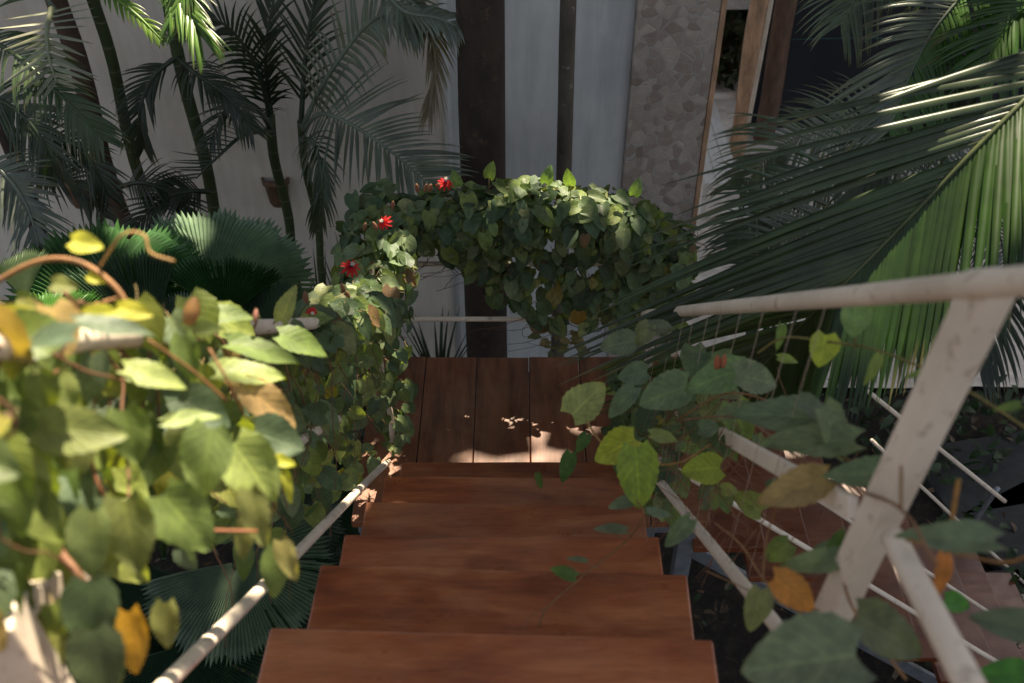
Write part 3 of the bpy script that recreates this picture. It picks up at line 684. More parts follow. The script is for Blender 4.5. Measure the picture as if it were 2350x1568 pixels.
# lit fronds top left
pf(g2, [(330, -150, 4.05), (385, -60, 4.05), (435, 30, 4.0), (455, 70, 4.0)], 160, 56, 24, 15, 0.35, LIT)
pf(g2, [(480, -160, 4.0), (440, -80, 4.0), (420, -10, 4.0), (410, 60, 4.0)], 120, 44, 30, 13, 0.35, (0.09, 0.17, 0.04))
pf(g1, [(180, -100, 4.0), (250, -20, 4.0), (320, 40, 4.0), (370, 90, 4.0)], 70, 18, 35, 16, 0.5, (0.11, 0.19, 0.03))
pf(g2, [(405, 130, 4.6), (450, 170, 4.5), (520, 220, 4.5), (580, 300, 4.6)], 120, 34, 45, 12, 0.8, DARK)
pf(g2, [(405, 130, 4.6), (350, 180, 4.6), (320, 260, 4.6), (330, 340, 4.7)], 120, 34, 42, 12, 0.6, DARK)
pf(g2, [(480, 440, 4.9), (430, 440, 4.8), (370, 460, 4.8), (310, 520, 4.8)], 110, 28, 52, 12, 0.7, DARK)
# left edge fronds
pf(br, [(130, 30, 4.3), (60, -60, 4.2), (-40, -60, 4.1), (-100, 40, 4.1)], 170, 30, 60, 22, 0.6, GREY)
pf(br, [(118, 20, 4.1), (108, 70, 4.0), (112, 130, 4.0), (130, 190, 4.0)], 150, 15, 72, 18, 0.05, (0.20, 0.21, 0.15), sides=(-1, 1), start=0.0)
pf(br, [(-80, 60, 4.2), (40, 130, 4.1), (150, 230, 4.1), (235, 320, 4.2)], 150, 50, 55, 14, 0.7, (0.055, 0.085, 0.04))
pf(br, [(-60, 360, 4.2), (10, 400, 4.2), (60, 470, 4.2), (90, 560, 4.2)], 140, 40, 55, 14, 0.3, GREY)
pf(br, [(-60, 220, 4.2), (20, 240, 4.2), (90, 310, 4.2), (130, 400, 4.3)], 150, 40, 50, 14, 0.6, MIDG)
pf(dk, [(40, 300, 4.4), (120, 300, 4.3), (200, 360, 4.3), (250, 450, 4.4)], 130, 34, 48, 13, 0.6, DARK)
pf(dk, [(30, 400, 4.5), (90, 400, 4.4), (170, 420, 4.4), (240, 500, 4.5)], 120, 34, 50, 12, 0.5, (0.06, 0.07, 0.06))
pf(g1, [(270, 430, 4.9), (330, 420, 4.8), (400, 450, 4.8), (450, 520, 4.8)], 110, 30, 45, 12, 0.5, DARK)
# small spiky plants at the foot of the wall
for k, (px, py, lab) in enumerate([(735, 640, 'low dark spiky plant at the wall foot between the palm stems and the landing vine'), (1010, 790, 'dark strappy plant behind the left corner of the landing'), (820, 620, 'low dark strappy plant close behind the vine of the landing rail')]):
    base = WY(px, py+120, 4.5); e = empty('strappy_plant', (base.x, 4.5, 0), lab, 'plant')
    b = MB()
    for q in range(34):
        a = random.uniform(0, 6.28); o_ = V((math.cos(a), math.sin(a), 0))*random.uniform(0.15, 0.5)
        h_ = (WY(px, py-40, 4.5).z)*random.uniform(0.75, 1.0)
        P = smoothpts([V((base.x, 4.5, 0)), V((base.x, 4.5, 0))+o_*0.25+UP*h_*0.6, V((base.x, 4.5, 0))+o_*0.75+UP*h_], 8)
        vs = []; fs = []
        sd = o_.cross(UP).normalized()
        for i_, q_ in enumerate(P):
            ww = 0.014*(1-(i_/8)**2)+0.001; vs += [q_+sd*ww, q_-sd*ww]
        for i_ in range(8): fs.append((2*i_, 2*i_+1, 2*i_+3, 2*i_+2))
        b.add(vs, fs, jit(DARK))
    b.build('leaf_tuft', M_PALM, e)

# ------------------------------------------------------------------ RIGHT PALM FRONDS
cp = empty('coconut_palm', (3.6, 2.9, 0), 'coconut palm off to the right whose huge frond sweeps over the railing', 'palm tree')
b = MB(); tube(b, [V((3.6+0.02*math.sin(i), 2.9, -0.05+0.3*i)) for i in range(16)], lambda t: 0.13-0.03*t, 18, wob=0.03); b.build('trunk', M_BIGTRUNK, cp)
crown = V((3.6, 2.9, 4.4))
rach = [crown, W(2900, -260, 2.75), W(2500, 90, 2.6), W(2290, 290, 2.55), W(2100, 487, 2.6), W(1950, 640, 2.65), W(1850, 735, 2.8), W(1770, 820, 2.95), W(1700, 890, 3.1)]
def big_frond(P, n, LL, LRr, w, cl, cr, dl, dr, name_c, start, angl, angr, nrm=None, segs=9, tipk=0.4, **kw):
    b = MB(); frond(b, P, nrm or idir(0, 0, -1), LL, n, angl, w, dl, cl, rr=0.009, sides=(-1, 1), segs=segs, start=start, cR=cr, LR=LRr, droopR=dr, vary=0.07, angR=angr, rc=(0.10, 0.12, 0.05), tipk=tipk, fold=0.8, **kw)
    return b.build('frond', M_PALM, name_c)
big_frond(rach, 112, 1.06, 0.62, 0.025, (0.042, 0.060, 0.028), (0.020, 0.048, 0.007), 0.12, 0.12, cp, 0.24, 31, 38, nrm=idir(-0.5, 0, -1), tipk=0.35, wL=0.024, tipR=1, lift=0.10, skipL=True, jt=0.4)
# second long-leaved frond just above the frame edge
# arching areca behind
ap = empty('areca_palm', (4.3, 5.0, 0), 'areca palm in front of the black netting with arching feathery fronds', 'palm tree', 'feathery palms on the right')
b = MB()
for k in range(3): tube(b, smoothpts([V((4.3+0.1*k, 5.0, -0.05)), V((4.35+0.1*k, 5.0+0.05*k, 1.2)), V((4.25, 5.0, 2.5))], 16), 0.035, 12)
b.build('trunk', M_GREENTRUNK, ap)
c5 = V((4.25, 5.0, 2.5))
def pf2(par, P, L, n, ang, w, droop, c, **kw):
    b = MB(); frond(b, P, kw.pop('nrm', idir(0, -0.2, -1)), L, n, ang, w, droop, c, rr=0.01, **kw); b.build('frond', M_PALM, par)
pf2(ap, [c5, W(2420, -180, 4.3), W(2260, -60, 4.3), W(2150, 60, 4.3), W(2090, 170, 4.35), W(2040, 300, 4.4)], 0.50, 62, 62, 0.018, 0.45, GREY, LR=0.42, cR=(0.035, 0.09, 0.012), sides=(-1, 1), start=0.2)
bpx = [(2600, 60), (2400, -20)]
pf2(ap, [c5, W(2560, -120, 4.2), W(2420, -40, 4.2), W(2330, 40, 4.2), W(2250, 160, 4.2)], 0.42, 44, 50, 0.02, 0.5, (0.03, 0.075, 0.012), start=0.3)
pf2(ap, [c5, W(2300, -200, 4.6), W(2120, -140, 4.6), W(2000, -60, 4.6), W(1930, 60, 4.6)], 0.40, 44, 50, 0.016, 0.6, GREY, start=0.3)
pf2(ap, [c5, W(2400, 150, 4.5), W(2200, 220, 4.6), W(2050, 330, 4.7), W(1980, 440, 4.8)], 0.42, 50, 50, 0.018, 0.6, DARK, start=0.25)
# palm over sandy path
lp_ = empty('areca_palm', (3.5, 5.6, 0), 'low feathery palm with grey green fronds drooping over the sandy path', 'palm tree', 'feathery palms on the right')
b = MB(); tube(b, smoothpts([V((3.5, 5.6, -0.05)), V((3.5, 5.6, 0.6)), V((3.45, 5.6, 1.1))], 10), 0.05, 12); b.build('trunk', M_GREENTRUNK, lp_)
c6 = V((3.45, 5.6, 1.1))
pf2(lp_, [c6, W(2080, 300, 6.6), W(1930, 300, 6.5), W(1800, 330, 6.4), W(1700, 430, 6.4)], 0.55, 60, 55, 0.022, 0.7, GREY, start=0.1)
pf2(lp_, [c6, W(2050, 380, 6.3), W(1900, 410, 6.1), W(1780, 460, 6.0), W(1690, 560, 6.0)], 0.50, 60, 55, 0.022, 0.6, (0.07, 0.1, 0.075), start=0.1)
pf2(lp_, [c6, W(2050, 450, 6.0), W(1900, 500, 5.7), W(1770, 560, 5.5), W(1690, 660, 5.5)], 0.48, 60, 52, 0.022, 0.5, MIDG, start=0.1)
pf2(lp_, [c6, W(2080, 520, 5.6), W(1950, 580, 5.3), W(1820, 640, 5.2), W(1720, 730, 5.2)], 0.45, 56, 50, 0.022, 0.5, DARK, start=0.1)
pf2(lp_, [c6, W(2150, 420, 6.0), W(2150, 540, 5.6), W(2080, 680, 5.3), W(1980, 800, 5.2)], 0.48, 60, 50, 0.022, 0.5, DARK, start=0.1)
pf2(lp_, [c6, W(2250, 420, 6.0), W(2300, 560, 5.6), W(2300, 700, 5.4), W(2250, 850, 5.4)], 0.48, 60, 50, 0.022, 0.5, DARK, start=0.1)

# ------------------------------------------------------------------ FAN PALMS
def fanplant(loc, label, fans, group='fan palms left of the stairs'):
    e = empty('fan_palm', loc, label, 'fan palm', group)
    for (px, py, d, Rpx, ax, nr, span, c, cup) in fans:
        ctr = W(px, py, d); R = Rpx/F*d
        b = MB(); fan(b, ctr, idir(*ax), idir(*nr), R, span, n=max(34, int(span/2.9)), c=c, cup=cup)
        base = V(loc)
        P = smoothpts([base, base.lerp(ctr, 0.45)+UP*0.15+V((0, .05, 0)), ctr-idir(*ax)*0.02-idir(*nr)*0.03, ctr], 14)
        o = b.build('fan_leaf', M_FAN, e)
        b = MB(); tube(b, P, 0.008, 7, (0.06, 0.10, 0.03)); b.build('petiole', M_FAN, e)
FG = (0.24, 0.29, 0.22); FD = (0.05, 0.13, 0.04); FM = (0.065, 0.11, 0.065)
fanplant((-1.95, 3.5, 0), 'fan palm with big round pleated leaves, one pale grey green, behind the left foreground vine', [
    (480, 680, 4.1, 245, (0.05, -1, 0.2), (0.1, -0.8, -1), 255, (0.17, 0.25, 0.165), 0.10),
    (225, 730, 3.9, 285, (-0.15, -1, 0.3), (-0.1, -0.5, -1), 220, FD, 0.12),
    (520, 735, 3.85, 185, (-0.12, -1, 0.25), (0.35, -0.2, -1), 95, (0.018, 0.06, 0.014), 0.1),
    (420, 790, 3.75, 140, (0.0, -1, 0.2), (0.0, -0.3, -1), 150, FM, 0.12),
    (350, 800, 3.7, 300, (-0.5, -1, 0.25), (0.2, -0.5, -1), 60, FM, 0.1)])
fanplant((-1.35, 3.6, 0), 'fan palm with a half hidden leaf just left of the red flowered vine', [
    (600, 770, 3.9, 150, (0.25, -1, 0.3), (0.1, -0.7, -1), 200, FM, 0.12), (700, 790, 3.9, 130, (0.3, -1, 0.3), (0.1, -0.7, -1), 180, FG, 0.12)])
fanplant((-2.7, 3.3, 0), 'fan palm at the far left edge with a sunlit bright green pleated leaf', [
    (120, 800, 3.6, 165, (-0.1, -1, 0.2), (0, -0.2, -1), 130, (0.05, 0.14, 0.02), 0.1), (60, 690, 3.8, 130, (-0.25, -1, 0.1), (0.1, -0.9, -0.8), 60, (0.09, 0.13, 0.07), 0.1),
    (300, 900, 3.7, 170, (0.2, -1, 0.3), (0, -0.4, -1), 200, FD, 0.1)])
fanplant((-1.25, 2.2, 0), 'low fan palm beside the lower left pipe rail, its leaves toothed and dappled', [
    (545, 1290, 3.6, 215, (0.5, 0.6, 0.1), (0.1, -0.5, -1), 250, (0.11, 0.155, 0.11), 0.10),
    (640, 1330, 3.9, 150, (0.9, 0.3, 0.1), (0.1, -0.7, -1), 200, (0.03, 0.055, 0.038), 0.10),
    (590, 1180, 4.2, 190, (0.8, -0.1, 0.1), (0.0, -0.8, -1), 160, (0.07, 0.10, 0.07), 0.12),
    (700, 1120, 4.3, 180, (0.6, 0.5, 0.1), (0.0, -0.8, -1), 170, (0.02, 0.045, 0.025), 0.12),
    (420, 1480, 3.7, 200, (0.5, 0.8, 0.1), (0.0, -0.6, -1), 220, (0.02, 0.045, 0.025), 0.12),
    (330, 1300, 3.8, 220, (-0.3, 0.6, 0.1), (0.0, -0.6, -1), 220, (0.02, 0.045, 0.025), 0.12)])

# ------------------------------------------------------------------ FLOWERS AND BUDS
def flower(par, p, facing, R=0.042, name='flower'):
    b = MB(); n = 10; Nf = facing.normalized(); a0 = random.random()
    s = Nf.cross(UP).normalized(); t = s.cross(Nf)
    for k in range(n):
        a = a0+2*math.pi*k/n; d = (s*math.cos(a)+t*math.sin(a)-Nf*random.uniform(0.0, 0.45)).normalized()
        leaf(b, p+d*0.002, d, Nf, R*random.uniform(.9, 1.1), R*0.34, (0.55, 0.008, 0.008), curl=0.15, fold=0.3, rows=5, cols=1)
    for k in range(14):
        a = 2*math.pi*k/14; d = (s*math.cos(a)+t*math.sin(a)+Nf*1.1).normalized()
        tube(b, [p, p+d*R*0.3], 0.0011, 4, (0.16, 0.02, 0.10))
    f = b.build(name, M_PETAL, par)
    b = MB()
    tube(b, [p, p+Nf*R*0.55], 0.0018, 6, (0.7, 0.7, 0.6))
    for k in range(5):
        a = 2*math.pi*k/5; d = s*math.cos(a)+t*math.sin(a); q = p+Nf*R*0.5
        tube(b, [q, q+d*R*0.22+Nf*0.002], 0.0022, 5, (0.75, 0.75, 0.62))
    b.build('stamen', M_PETAL, f)
def bud(par, p, ax, L=0.03, r=0.007, c=(0.24, 0.13, 0.075)):
    b = MB(); P = [p+ax.normalized()*L*i/8 for i in range(9)]
    tube(b, P, lambda t: r*max(0.12, math.sin(math.pi*min(1, 0.12+0.83*t))**0.7), 9, c); b.build('bud', M_PETAL, par)

# ------------------------------------------------------------------ VINES
OUT_BACK = V((0, -1, 0.25))
# (1) vine on the far landing rail
v1 = empty('climbing_vine', (0.1, 3.29, LZ), 'leafy curtain of climbing vine over the far landing rail, before the thick palm trunk', 'vine', 'vines on the railings')
fb = MB(); sb = MB()
def topz(x):      # crest height along the rail
    return Dz(2.165)+0.03*math.sin(x*6+1)+0.02*math.sin(x*17)-max(0, (x-0.40))*0.5-max(0, -x-0.45)*0.1
def botz(x):
    # lower fringe of the curtain
    k = [(-0.62, 2.40), (-0.45, 2.30), (-0.28, 2.30), (-0.12, 2.50), (0.0, 2.62), (0.12, 2.70), (0.26, 2.73), (0.38, 2.68), (0.55, 2.72), (0.86, 2.75)]
    for (x0, a), (x1, b_) in zip(k, k[1:]):
        if x0 <= x <= x1: return Dz(a+(b_-a)*(x-x0)/(x1-x0))
    return Dz(2.6)
for k in range(1500):
    x = random.uniform(-0.56, 0.72); zt = topz(x)+0.02; zb = botz(x)
    u = random.random()
    if u < 0.46:        # crest
        a = random.uniform(-1.9, 1.9); r_ = random.uniform(0.07, 0.14)
        p_ = V((x, 3.30+math.sin(a)*r_*1.2*-1, zt-0.07+math.cos(a)*r_)); ow = V((0, -math.sin(a)*0.9-0.25, math.cos(a)))
    else:
        h = random.random()**1.15; z = zt-(zt-zb)*h
        p_ = V((x, 3.235-0.03*random.random()+0.07*random.random(), z)); ow = V((random.uniform(-.2, .2), -1, 0.15))
        if h > 0.8 and random.random() < 0.3*(h): continue
    vine_leaf(fb, sb, p_, ow, 0.078, VINE_COLS, rows=7, droop=0.75, tooth=0.03)
for k in range(60):
    x = random.uniform(-0.55, 0.7); z = random.uniform(botz(x)-0.06, topz(x))
    twig(sb, [V((x, 3.27, z)), V((x+random.uniform(-.2, .2), 3.24+random.uniform(-.04, .06), z-random.uniform(-0.02, .12))), V((x+random.uniform(-.35, .35), 3.27, z-random.uniform(0, .22)))], random.uniform(0.001, 0.0026), 9, c=(0.6, 0.5, 0.5))
for (px, py) in ((1270, 800), (1300, 780), (1250, 760), (1320, 795)):
    for q in range(6): vine_leaf(fb, None, WY(px+random.uniform(-25, 25), py+random.uniform(-15, 15), 3.26), V((0, -.3, 1)), 0.05, [((0.2, 0.17, 0.08), 1), ((0.13, 0.16, 0.06), 1)])
# crest sprigs standing up
for (px, py) in ((1252, 412), (1310, 415), (1122, 400), (1455, 440), (1050, 420)):
    p_ = WY(px, py+8, 3.3); leaf(fb, p_, UP+rnd(0.3), V((0, -1, 0.3))+rnd(0.4), 0.07, 0.05, jit((0.13, 0.2, 0.07)), rows=7, cols=2)
    tube(sb, smoothpts([p_, p_-UP*0.07], 2), 0.0012, 4, (0.8, 1, 0.6))
for x in (1328, 1490):
    leaf(fb, WY(x, 715, 3.2), -UP+rnd(.1), V((0, -1, 0.1)), 0.09, 0.07, (0.26, 0.17, 0.04))
fb.build('foliage', M_VINE, v1); sb.build('stem', M_STEM, v1)
flower(v1, WY(1022, 418, 3.13), V((0.2, -0.25, 0.9)), 0.034)
for (px, py) in ((985, 440), (958, 440), (1010, 438)): bud(v1, WY(px, py, 3.12), V((random.uniform(-.3, .3), -.1, 1)), 0.035, 0.008)

# (2) vine on left side of the landing and the lower half of the left handrail
v2 = empty('climbing_vine', (-0.55, 2.6, LZ), 'red flowered climbing vine heaped over the left side of the landing and lower handrail', 'vine', 'vines on the railings')
fb = MB(); sb = MB()
def rail_left(y):
    if y > 2.75: return V((-0.49-0.04*(y-2.75), y, Dz(2.17)))
    t = (y-l1.y)/(l0.y-l1.y); q = l1.lerp(l0, t) if False else l1+(l0-l1)*t
    return V((q.x, y, q.z+max(0, (y-2.1))*0.06-(0.04 if y < 2.1 else 0)))
for k in range(1080):
    y = random.uniform(1.5, 3.34); R0 = rail_left(y)
    th = 0.035 if y < 1.9 else 0.05+0.055*min(1, (y-1.9)/0.5)
    u = random.random()
    if u < 0.55:
        a = random.uniform(-2.0, 2.0); r_ = th*random.uniform(0.7, 1.15)
        if y < 1.95 and random.random() < 0.85: continue
        p_ = R0+V((math.sin(a)*r_*1.2, random.uniform(-.03, .03), math.cos(a)*r_-0.02)); ow = V((math.sin(a), -0.45, math.cos(a)))
    else:
        h = random.random()**1.3*(0.42 if y > 2.3 else 0.5)
        if y < 2.2 and random.random() < 0.55: continue
        p_ = R0+V((random.uniform(-0.16, 0.07), random.uniform(-.03, .03), -0.06-h)); ow = V((0.75, -0.8, 0.2))
        if h > 0.3 and random.random() < 0.4: continue
    c_set = VINE_COLS if y > 2.0 else VINE_COLS+WARM_COLS[:3]
    vine_leaf(fb, sb, p_, ow, 0.072, c_set, rows=7, droop=0.4, tooth=0.03)
for k in range(230):
    y = random.uniform(1.25, 2.75); R0 = rail_left(y); u = (y-q1.y)/(q0.y-q1.y); zlow = q1.z+(q0.z-q1.z)*u
    z = R0.z-0.07-(R0.z-0.07-zlow)*random.random()**0.8
    vine_leaf(fb, sb, V((random.uniform(-0.66, -0.47), y, z)), V((0.6, -0.8, 0.3)), 0.066, VINE_COLS+WARM_COLS[:5], rows=6, droop=0.6)
for k in range(40):
    y = random.uniform(1.3, 2.7); R0 = rail_left(y)
    twig(sb, [R0+rnd(0.03), R0+V((random.uniform(-.1, .05), random.uniform(-.2, .2), -0.25)), R0+V((random.uniform(-.1, .05), random.uniform(-.3, .3), -random.uniform(.3, .6)))], random.uniform(0.001, 0.0022), 9, c=(0.9, 0.7, 0.5))
# leaves down the landing corner post
for k in range(48):
    p_ = V((random.uniform(-0.50, -0.38), random.uniform(2.62, 2.82), LZ+random.uniform(-0.02, 0.5))); vine_leaf(fb, sb, p_, V((0.7, -0.8, 0.3)), 0.062, VINE_COLS, rows=6)
for k in range(46):
    y = random.uniform(1.5, 3.1); R0 = rail_left(y)
    twig(sb, [R0+rnd(0.06), R0+V((random.uniform(-.1, .1), random.uniform(-.2, .2), -0.15)), R0+V((random.uniform(-.1, .12), random.uniform(-.3, .3), -random.uniform(.2, .55)))], random.uniform(0.001, 0.0022), 9, c=(0.7, 0.6, 0.5))
# long tendrils
twig(sb, [WX(880, 1085, -0.46), WX(905, 1100, -0.44), WX(925, 1140, -0.43)], 0.0012, 8, (1.2, 1.0, 0.6), 0.002)
fb.build('foliage', M_VINE, v2); sb.build('stem', M_STEM, v2)
flower(v2, W(880, 510, 3.45), V((-0.3, -0.5, 0.6)), 0.031)
flower(v2, W(806, 612, 2.98), V((0.35, -0.35, 0.8)), 0.033)
flower(v2, W(716, 718, 2.55), V((0.3, -0.7, 0.4)), 0.016)
for (px, py, d) in ((900, 480, 3.55), (835, 530, 3.45), (865, 528, 3.4), (790, 672, 2.9), (703, 695, 2.35), (800, 690, 2.9), (975, 440, 3.7)):
    bud(v2, W(px, py, d), V((random.uniform(-.3, .3), 0, 1)), 0.034, 0.007)

# (3) near vine on the upper left handrail
v3 = empty('climbing_vine', (-0.5, 0.9, Dz(1.4)), 'out of focus vine with big yellow green leaves filling the lower left foreground', 'vine', 'vines on the railings')
fb = MB(); sb = MB()
def LR_(y): return l1+(l0-l1)*((y-l1.y)/(l0.y-l1.y))
for k in range(560):
    y = random.uniform(0.50, 1.75); R0 = LR_(y)
    h = random.random()
    lim = 0.42 if y < 1.05 else max(0.2, 0.42-(y-1.05)*0.5)
    p_ = R0+V((random.uniform(-0.13, 0.035 if y < 1.3 else 0.0), random.uniform(-.05, .05), (0.01 if y < 1.3 else -0.06)-h*lim+random.uniform(-.01, .015)))
    vine_leaf(fb, sb, p_, V((0.5, -0.75, 0.35)), 0.068, WARM_COLS, rows=10, droop=0.7, tooth=0.035, ncols=3)
for k in range(22):
    y = random.uniform(0.5, 1.6); R0 = LR_(y)
    twig(sb, [R0+rnd(0.04), R0+V((random.uniform(-.06, .06), random.uniform(-.15, .15), -0.12)), R0+V((random.uniform(-.08, .06), random.uniform(-.2, .2), -random.uniform(.15, .4)))], random.uniform(0.0015, 0.003), 9, c=(0.8, 0.6, 0.5), wob=0.006)
def HL(px, py, d, size, ang, col_, tilt=0.0, lean=0.3, wr=0.78, fold=0.25, curl=0.15, fbm=None):
    """hand placed leaf: centre, length in px, direction of its tip in the image (deg, 0=right, 90=down)"""
    a = math.radians(ang); T = idir(math.cos(a), math.sin(a), tilt); L = size/F*d
    Nn = idir(math.sin(a)*0.25*lean, -lean, -1)
    leaf(fbm or fb, W(px, py, d)-T*L*0.5, T, Nn, L, L*wr, col_, curl, fold, 16, 3, 0.035)
PALE = (0.27, 0.32, 0.11); YEL = (0.42, 0.42, 0.05); GRN = (0.13, 0.19, 0.05); BLU = (0.10, 0.14, 0.085); TAN = (0.38, 0.26, 0.12); OLV = (0.17, 0.19, 0.06)
for a in [(100, 775, 0.98, 165, 175, BLU, 0.3, 0.9, .5), (270, 748, 1.05, 170, 5, BLU, 0.3, 1.0, .35), (60, 722, 1.1, 120, 0, YEL, 0.2, 0.3, .4), (235, 718, 1.15, 80, -10, YEL, 0, .3, .6),
          (310, 715, 1.15, 80, 10, YEL, 0, .3, .6), (360, 865, 1.2, 140, 15, PALE, 0.2, .8, .5), (150, 905, 1.1, 110, 60, PALE, .3, .7, .7), (430, 825, 1.25, 110, 80, GRN, 0, .2, .6),
          (578, 855, 1.45, 155, 0, PALE, .3, .9, .5), (610, 805, 1.5, 165, 12, GRN, .3, .9, .42), (190, 990, 1.0, 190, 5, OLV, .1, .3, .62), (300, 1005, 1.1, 130, 75, GRN, 0, .3, .8),
          (470, 945, 1.3, 130, 30, BLU, .1, .4, .8), (625, 935, 1.45, 150, 40, TAN, .2, .5, .55), (445, 957, 1.2, 125, -10, PALE, .3, .8, .35), (470, 1065, 1.15, 165, 100, (0.26, 0.33, 0.12), 0, .2, .75),
          (585, 1085, 1.25, 165, 55, (0.24, 0.32, 0.11), 0, .3, .8), (640, 1010, 1.35, 120, 20, BLU, 0, .3, .9), (655, 1060, 1.3, 50, 20, YEL, 0, .3, .6), (205, 1255, 1.0, 160, 95, (0.17, 0.21, 0.08), 0, .2, .66),
          (300, 1235, 1.05, 180, 80, OLV, 0, .2, .7), (430, 1200, 1.1, 170, 50, GRN, 0, .25, .8), (590, 1195, 1.2, 140, 75, OLV, 0, .2, .5), (662, 1290, 1.25, 100, 70, (0.25, 0.23, 0.08), 0, .2, .5),
          (630, 1320, 1.3, 120, 95, GRN, 0, .2, .55), (300, 1480, 1.1, 150, 85, (0.45, 0.24, 0.02), 0, .2, .6), (380, 1440, 1.15, 110, 90, OLV, 0, .2, .6), (30, 1160, 0.95, 160, 80, GRN, 0, .2, .7),
          (95, 915, 1.2, 60, 20, (0.6, 0.35, 0.03), 0, .3, .7), (160, 1050, 1.1, 150, 120, OLV, 0, .3, .8), (660, 695, 1.9, 90, -70, PALE, 0, .2, .5), (530, 722, 1.6, 110, 0, GRN, .3, .8, .5), (470, 752, 1.3, 90, -5, PALE, .3, .8, .5),
          (210, 1420, 1.0, 170, 90, (0.07, 0.10, 0.04), 0, .2, .8), (230, 1530, 1.0, 170, 80, (0.05, 0.07, 0.03), 0, .2, .8), (90, 1450, 1.15, 130, 90, OLV, 0, .2, .7), (560, 1240, 1.3, 100, 100, OLV, 0, .2, .5), (660, 1120, 1.3, 80, 80, YEL, 0, .2, .3),
          (20, 870, 1.1, 110, 60, GRN, 0, .3, .8), (700, 790, 1.8, 120, 20, GRN, .3, .8, .6), (120, 1150, 1.1, 150, 110, GRN, 0, .3, .8)]:
    HL(a[0], a[1], a[2], a[3], a[4], jit(a[5], 0.06), a[6], a[7], a[8])
def ST(pts, n, r, c):
    b = MB(); tube(b, smoothpts([W(*q) for q in pts], n), r, 8, c); b.build('stem', M_STEM, v3)
ST([(-30, 660, 1.2), (60, 610, 1.2), (130, 594, 1.2), (200, 610, 1.2), (270, 665, 1.2), (310, 740, 1.2)], 30, 0.0034, (1.2, 0.95, 0.6))
ST([(282, 680, 1.2), (250, 690, 1.2), (215, 700, 1.2)], 8, 0.0022, (1.6, 1.3, 0.9))
ST([(230, 610, 1.2), (280, 540, 1.15), (330, 540, 1.15), (345, 580, 1.15), (400, 600, 1.15)], 24, 0.0018, (1.6, 1.5, 0.8))
ST([(340, 780, 1.15), (440, 850, 1.2), (520, 920, 1.25)], 12, 0.0019, (1.1, 0.85, 0.5))
ST([(480, 800, 1.25), (520, 870, 1.25), (560, 950, 1.3)], 12, 0.0017, (1.0, 0.75, 0.45))
ST([(20, 950, 1.1), (40, 1120, 1.1), (110, 1230, 1.08), (180, 1320, 1.05), (240, 1400, 1.1)], 20, 0.0045, (0.7, 0.5, 0.4))
ST([(200, 1010, 1.1), (250, 1150, 1.1), (420, 1210, 1.15), (590, 1220, 1.2)], 20, 0.002, (1.2, 0.7, 0.5))
HL(200, 560, 1.15, 70, 10, YEL, fbm=fb); HL(150, 655, 1.15, 60, 5, OLV); HL(225, 638, 1.2, 45, 20, YEL)
fb.build('foliage', M_VINE, v3); sb.build('stem', M_STEM, v3)
bud(v3, W(432, 745, 1.28), idir(0.25, -1, 0), 0.036, 0.0105, (0.42, 0.24, 0.09))
b = MB()
bud(v3, W(585, 740, 1.5), idir(0.1, -1, 0), 0.02, 0.004, (0.4, 0.2, 0.15))

# (4) vine on the right railing
v4 = empty('climbing_vine', (0.45, 1.8, Dz(2.2)), 'sparse climbing vine with yellowing leaves trailing along the right railing and over the steps', 'vine', 'vines on the railings')
fb = MB(); sb = MB()
for k in range(170):      # clump around the foot of the handrail at the landing
    p_ = V((random.uniform(0.36, 0.52), random.uniform(2.05, 2.75), 0)); yy = p_.y
    p_.z = LZ+random.uniform(0.10, 0.62)+(2.5-yy)*0.5
    vine_leaf(fb, sb, p_, V((-0.4, -0.8, 0.4)), 0.082, VINE_COLS, rows=8, tooth=0.03)
for k in range(34):
    t = random.uniform(0.0, 0.45); a_ = h0.lerp(h1, t); mm = WX(1555, 940, XR).lerp(WX(2000, 1190, XR), t*1.1)
    p_ = mm+V((random.uniform(-.05, .05), random.uniform(-.05, .05), random.uniform(-.06, .16)))
    vine_leaf(fb, sb, p_, V((-0.3, -0.5, 0.7)), 0.075, VINE_COLS, rows=8, tooth=0.03)
CO = (0.13, 0.175, 0.11)
